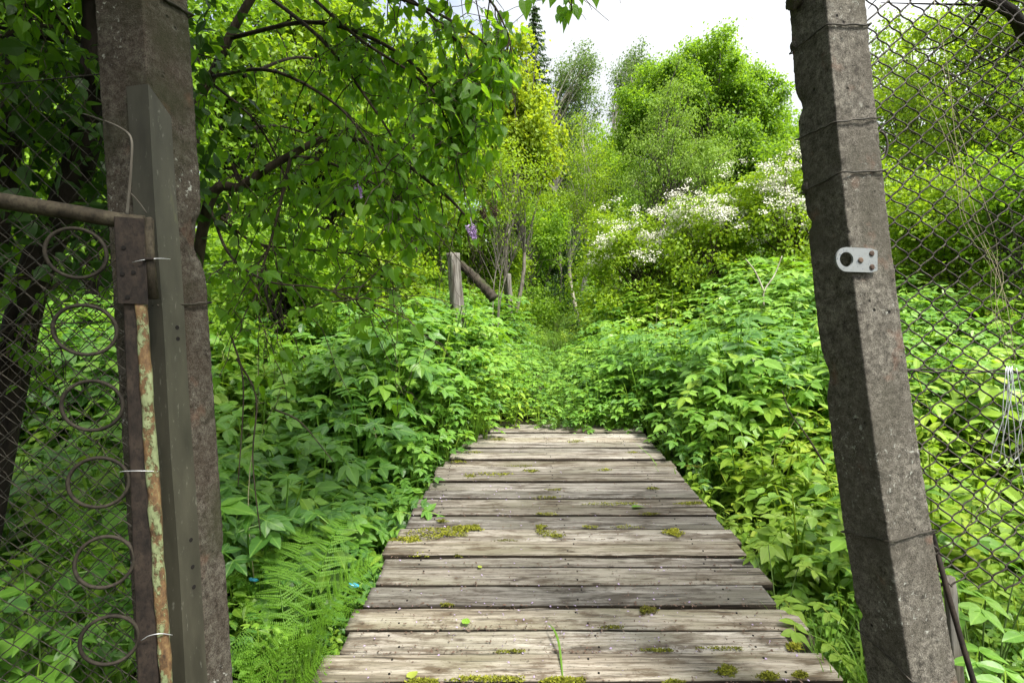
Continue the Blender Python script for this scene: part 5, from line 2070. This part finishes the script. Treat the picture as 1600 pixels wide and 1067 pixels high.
def fern(label, base, tips, width, seed, group='ferns beside the left post'):
    r = np.random.default_rng(seed)
    root = thing('fern', label, 'fern', group)
    b = np.asarray(base, float)
    for tip in tips:
        tip = np.asarray(tip, float)
        L = np.linalg.norm(tip - b)
        mid = b + (tip - b) * 0.55 + np.array([0, 0, 0.36 * L])
        g = G()
        frond(g, b, mid, tip, width * L * r.uniform(0.9, 1.1), r, int(11 + L * 8))
        g.build('frond', M['fern'], root, False)
    set_base(root, b)


fb = P(452, 1075, 2.25)
fern('large light green fern reaching its long frond over the bridge edge', fb,
     [P(600, 866, 2.35), P(548, 798, 2.75), P(425, 850, 2.6), P(375, 930, 2.4), P(545, 950, 2.1), P(480, 1000, 1.95), P(480, 815, 2.75)], 0.25, 1)
fb = P(420, 1180, 2.0)
fern('lower fern at the bottom edge between the left post and the planks', fb,
     [P(372, 985, 2.0), P(455, 965, 2.1), P(525, 1010, 2.0), P(385, 1055, 1.85)], 0.27, 2)
fb = P(395, 1080, 2.5)
fern('shaded fern just right of the left post, behind the larger ferns', fb,
     [P(365, 890, 2.5), P(465, 870, 2.9), P(380, 960, 2.4)], 0.24, 5)
fb = P(110, 1000, 2.2)
fern('fern seen through the gate mesh beside the rings', fb,
     [P(60, 800, 2.2), P(115, 770, 2.3), P(180, 800, 2.3), P(195, 880, 2.2), P(30, 890, 2.1), P(140, 860, 2.0), P(85, 920, 2.0)], 0.24, 3, 'ferns behind the gate mesh')
fb = P(170, 1160, 2.1)
fern('lower fern seen through the gate mesh near the bottom edge', fb,
     [P(195, 1000, 2.1), P(120, 1000, 2.0), P(60, 1010, 2.0), P(20, 1060, 1.95), P(200, 950, 2.2)], 0.25, 4, 'ferns behind the gate mesh')


# ------------------------------------------------------------------ ground cover
ELDER = [elder_plant(s) for s in range(7)]
ELDER_F = [elder_plant(s + 20, True) for s in range(6)]
HERB = [herb_plant(s) for s in range(6)]
HERB_F = [herb_plant(s + 20, True) for s in range(5)]
TUFT = [grass_tuft(s) for s in range(5)]


def edge_dist(x, y):
    """how far outside the bridge or the trodden path"""
    dl = np.where(y < 5.75, XL(y) - x, path_x(y) - 0.42 - x)
    dr = np.where(y < 5.75, x - XR(y), x - path_x(y) - 0.42)
    return np.maximum(dl, dr)


def sample(n, y0, y1, r, wide=1.16):
    y = np.sqrt(r.uniform(y0 * y0, y1 * y1, n))
    x = r.uniform(-1, 1, n) * (y * wide + 0.4)
    return x, y


def cover():
    r = np.random.default_rng(2024)
    ge, gh = G(), G()
    for (y0, y1, dens, te, th) in ((-1.5, 1.75, 40, ELDER_F, HERB_F), (1.75, 4.2, 62, ELDER, HERB), (4.2, 7.5, 44, ELDER, HERB), (7.5, 13, 24, ELDER_F, HERB_F), (13, 26, 9, ELDER_F, HERB_F)):
        area = 1.16 * (y1 * y1 - y0 * y0) + 0.8 * (y1 - y0)
        n = int(area * dens)
        if y0 < 0:
            n = 620
            y = r.uniform(y0, y1, n)
            x = np.where(r.uniform(0, 1, n) < 0.5, r.uniform(1.9, 4.5, n), r.uniform(-4.5, -1.95, n))
        else:
            x, y = sample(n, y0, y1, r)
        d = edge_dist(x, y)
        onpath = (y >= 5.75)
        lo = np.where(y >= 5.55, -9, np.where((y > 4.85) & (x < 0.2), -0.22, 0.05))
        keep = d > lo
        keep &= ~((y < 2.0) & (np.abs(x) < 0.9))
        # keep the space of the gate posts and the fence clear
        keep &= ~((y < 2.25) & (x < -0.80) & (x > -1.75) & (r.uniform(0, 1, n) < 0.6))
        keep &= ~((y < 1.95) & (x > 1.0) & (x < 1.75))
        x, y, d = x[keep], y[keep], d[keep]
        z = terrain(x, y)
        hgt = 0.46 + 0.52 * smooth(0.0, 0.9, d) + 0.20 * fbm(np.stack([x * 0.9, y * 0.9, x * 0], -1), 2)
        hgt = hgt + 0.12 * smooth(2.6, 4.5, y) * (y < 5.6)
        hgt = np.where(y < 2.7, hgt * 0.62, hgt)
        hgt = np.where((y > 5.75) & (d < 0.25), 0.40 + 0.25 * smooth(-0.5, 0.25, d) - 0.12 * smooth(8, 12, y), hgt)
        hgt = hgt + 0.25 * smooth(7.5, 9.5, y) * smooth(0.3, 1.5, d)
        hgt = hgt * r.uniform(0.62, 1.16, len(x))
        hgt = np.maximum(hgt, 0.12)
        patch = fbm(np.stack([x * 0.7 + 9, y * 0.7, x * 0], -1), 2)
        herb = (patch + r.normal(size=len(x)) * 0.25) > 0.42
        herb |= (y < 3.2) & (r.uniform(0, 1, len(x)) < 0.45)
        tint = 0.5 - 0.22 * ((x < -0.9) & (y < 3.6)) + 0.19 * r.normal(size=len(x)) + 0.18 * patch  # darker leaf tint by the left gate stands in for shade
        # sunlit right and shaded left are painted into the leaf tint
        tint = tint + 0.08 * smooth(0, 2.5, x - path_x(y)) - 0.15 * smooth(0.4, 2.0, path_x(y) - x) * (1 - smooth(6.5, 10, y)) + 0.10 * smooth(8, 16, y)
        e = ~herb
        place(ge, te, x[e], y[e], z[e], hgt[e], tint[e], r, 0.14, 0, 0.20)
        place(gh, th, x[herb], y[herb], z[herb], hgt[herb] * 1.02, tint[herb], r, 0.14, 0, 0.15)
    for k in range(90):
        y = r.uniform(2.6, 10.5)
        x = float(r.choice([XL(min(y, 5.7)) - r.uniform(0.2, 2.6), XR(min(y, 5.7)) + r.uniform(0.2, 3.2)]))
        b = np.array([x, y, tz(x, y)])
        h = r.uniform(0.7, 1.35)
        e = b + np.array([abs(r.normal()) * 0.28 * (1 if x > 0.4 else -1), r.normal() * 0.2 - 0.1, h])
        gh.tube(bez(b, (b + e) / 2 + r.normal(size=3) * 0.06, e, 8), np.linspace(0.0042, 0.0016, 8), 4, 1, False)
    o = ge.build('ground_elder', M['elder'], None, False)
    tag(o, 'thick ground elder crowding both sides of the bridge and path', 'ground cover', kind='stuff')
    o = gh.build('wild_herbs', [M['herb'], M['drystem']], None, False)
    tag(o, 'upright leafy weeds mixed into the ground elder', 'ground cover', kind='stuff')
    gg = G()
    for (y0, y1, n, h0) in ((1.8, 4, 700, 0.36), (4, 5.3, 160, 0.7), (9.0, 16, 1100, 0.5), (14, 46, 3200, 0.55)):
        x, y = sample(n * 3, y0, y1, r)
        d = edge_dist(x, y)
        if y0 <= 4:
            keep = (d > 0.03) & (d < 1.2) & ((x > 0) | (r.uniform(0, 1, len(x)) < 0.15))
        else:
            keep = (d < 0.9) & (d > -1.0)
        x, y = x[keep][:n], y[keep][:n]
        place(gg, TUFT, x, y, terrain(x, y), h0 * r.uniform(0.6, 1.2, len(x)), 0.5 + 0.2 * r.normal(size=len(x)), r)
    # leafy turf on the path further up
    o = gg.build('grass', M['grass'], None, False)
    tag(o, 'green grass growing along the path and beside the planks', 'grass', kind='stuff')


cover()

# big soft leaves by the foot of the right post and the lower left corner
for label, pts, size, mt, sd in (('large-leaved weed at the lower right corner behind the rod', [(1540, 930, 1.9), (1590, 985, 1.8), (1505, 960, 2.0), (1570, 1040, 1.7), (1610, 920, 1.9), (1530, 1010, 1.8), (1490, 900, 2.1), (1590, 890, 2.0)], 0.17, 'elder', 1),
                                 ('broad-leaved weed in shade at the lower left corner', [(35, 875, 1.62), (60, 980, 1.6), (20, 1010, 1.55), (100, 1030, 1.6), (10, 940, 1.6), (70, 1060, 1.55)], 0.10, 'elder', 2),
                                 ('pale-leaved weed overhanging the planks near the right post', [(1165, 905, 2.85), (1200, 850, 2.8), (1220, 930, 2.6), (1250, 880, 2.7), (1275, 940, 2.5), (1240, 970, 2.4), (1290, 1000, 2.3), (1180, 870, 2.9)], 0.17, 'pale', 3)):
    r = np.random.default_rng(sd)
    root = thing('weed', label, 'plant')
    c = np.mean([P(*q) for q in pts], axis=0)
    b = np.array([c[0], c[1] + 0.05, tz(c[0], c[1])])
    gl_, gs = G(), G()
    for q in pts:
        p = P(*q)
        gs.tube(bez(b + r.normal(size=3) * (0.03, 0.03, 0), (b + p) / 2 + np.array([0, 0, 0.12]), p, 8), np.linspace(0.005, 0.002, 8), 5, cap=False)
        a = math.atan2(p[1] - b[1], p[0] - b[0]) + r.normal() * 0.5
        d = np.array([math.cos(a), math.sin(a) - 0.4, -0.25])
        T = compound(L_OVATE, r) if sd != 2 else L_HEART
        gl_.inst(T, np.array([p]), frames(np.array([d]), np.array([[r.normal() * .2, -0.3 + r.normal() * .2, 1.0]])), [size * r.uniform(0.85, 1.2)], [0.55 + r.normal() * 0.1])
    gs.build('stem', M['stem'], root)
    gl_.build('foliage', M[mt], root, False)
    set_base(root, b)

# scraps of blue plastic in the ditch
for px, py, Y, s, label in ((553, 914, 2.62, 0.028, 'crumpled blue plastic scrap in the shade under the bridge edge'), (396, 905, 2.5, 0.022, 'small blue plastic scrap among the ferns by the left post')):
    g = G()
    V, F4 = blob(np.zeros(3), (s, s * 0.5, s * 0.35), px, 10)
    g.add(V, None, F4)
    o = g.build('plastic_scrap', M['blue'], None, False)
    o.location = tuple(P(px, py, Y))
    o.rotation_euler = (0.2, 0.3, 0.4)
    tag(o, label, 'litter', 'blue plastic litter')

# bare dead twigs poking out of the green
for label, segs_, mt in (('thin dark bare twig leaning across the greenery left of the right post', [[(1288, 725, 2.6), (1260, 680, 2.7), (1235, 645, 2.8), (1222, 610, 2.9)]], 'bark'),
                         ('forked pale dead stem standing in the green in front of the flowering shrubs', [[(1193, 478, 7.0), (1194, 455, 7.0), (1210, 430, 7.0), (1222, 400, 7.0)], [(1194, 457, 7.0), (1180, 425, 7.0), (1165, 405, 7.0)]], 'bark_pale'),
                         ('bare brown twigs hanging in the shade below the lilac', [[(370, 560, 2.7), (400, 620, 2.6), (395, 720, 2.5), (410, 860, 2.45)], [(430, 640, 2.7), (470, 660, 2.7), (520, 720, 2.6)], [(360, 520, 2.6), (380, 600, 2.5), (372, 760, 2.4)]], 'bark')):
    g = G()
    for s_ in segs_:
        g.tube(spline([P(*q) for q in s_], 20), np.linspace(0.0055, 0.0022, 20) * (s_[0][2] / 2.6), 5)
    o = g.build('dead_twig', M[mt])
    tag(o, label, 'twig')
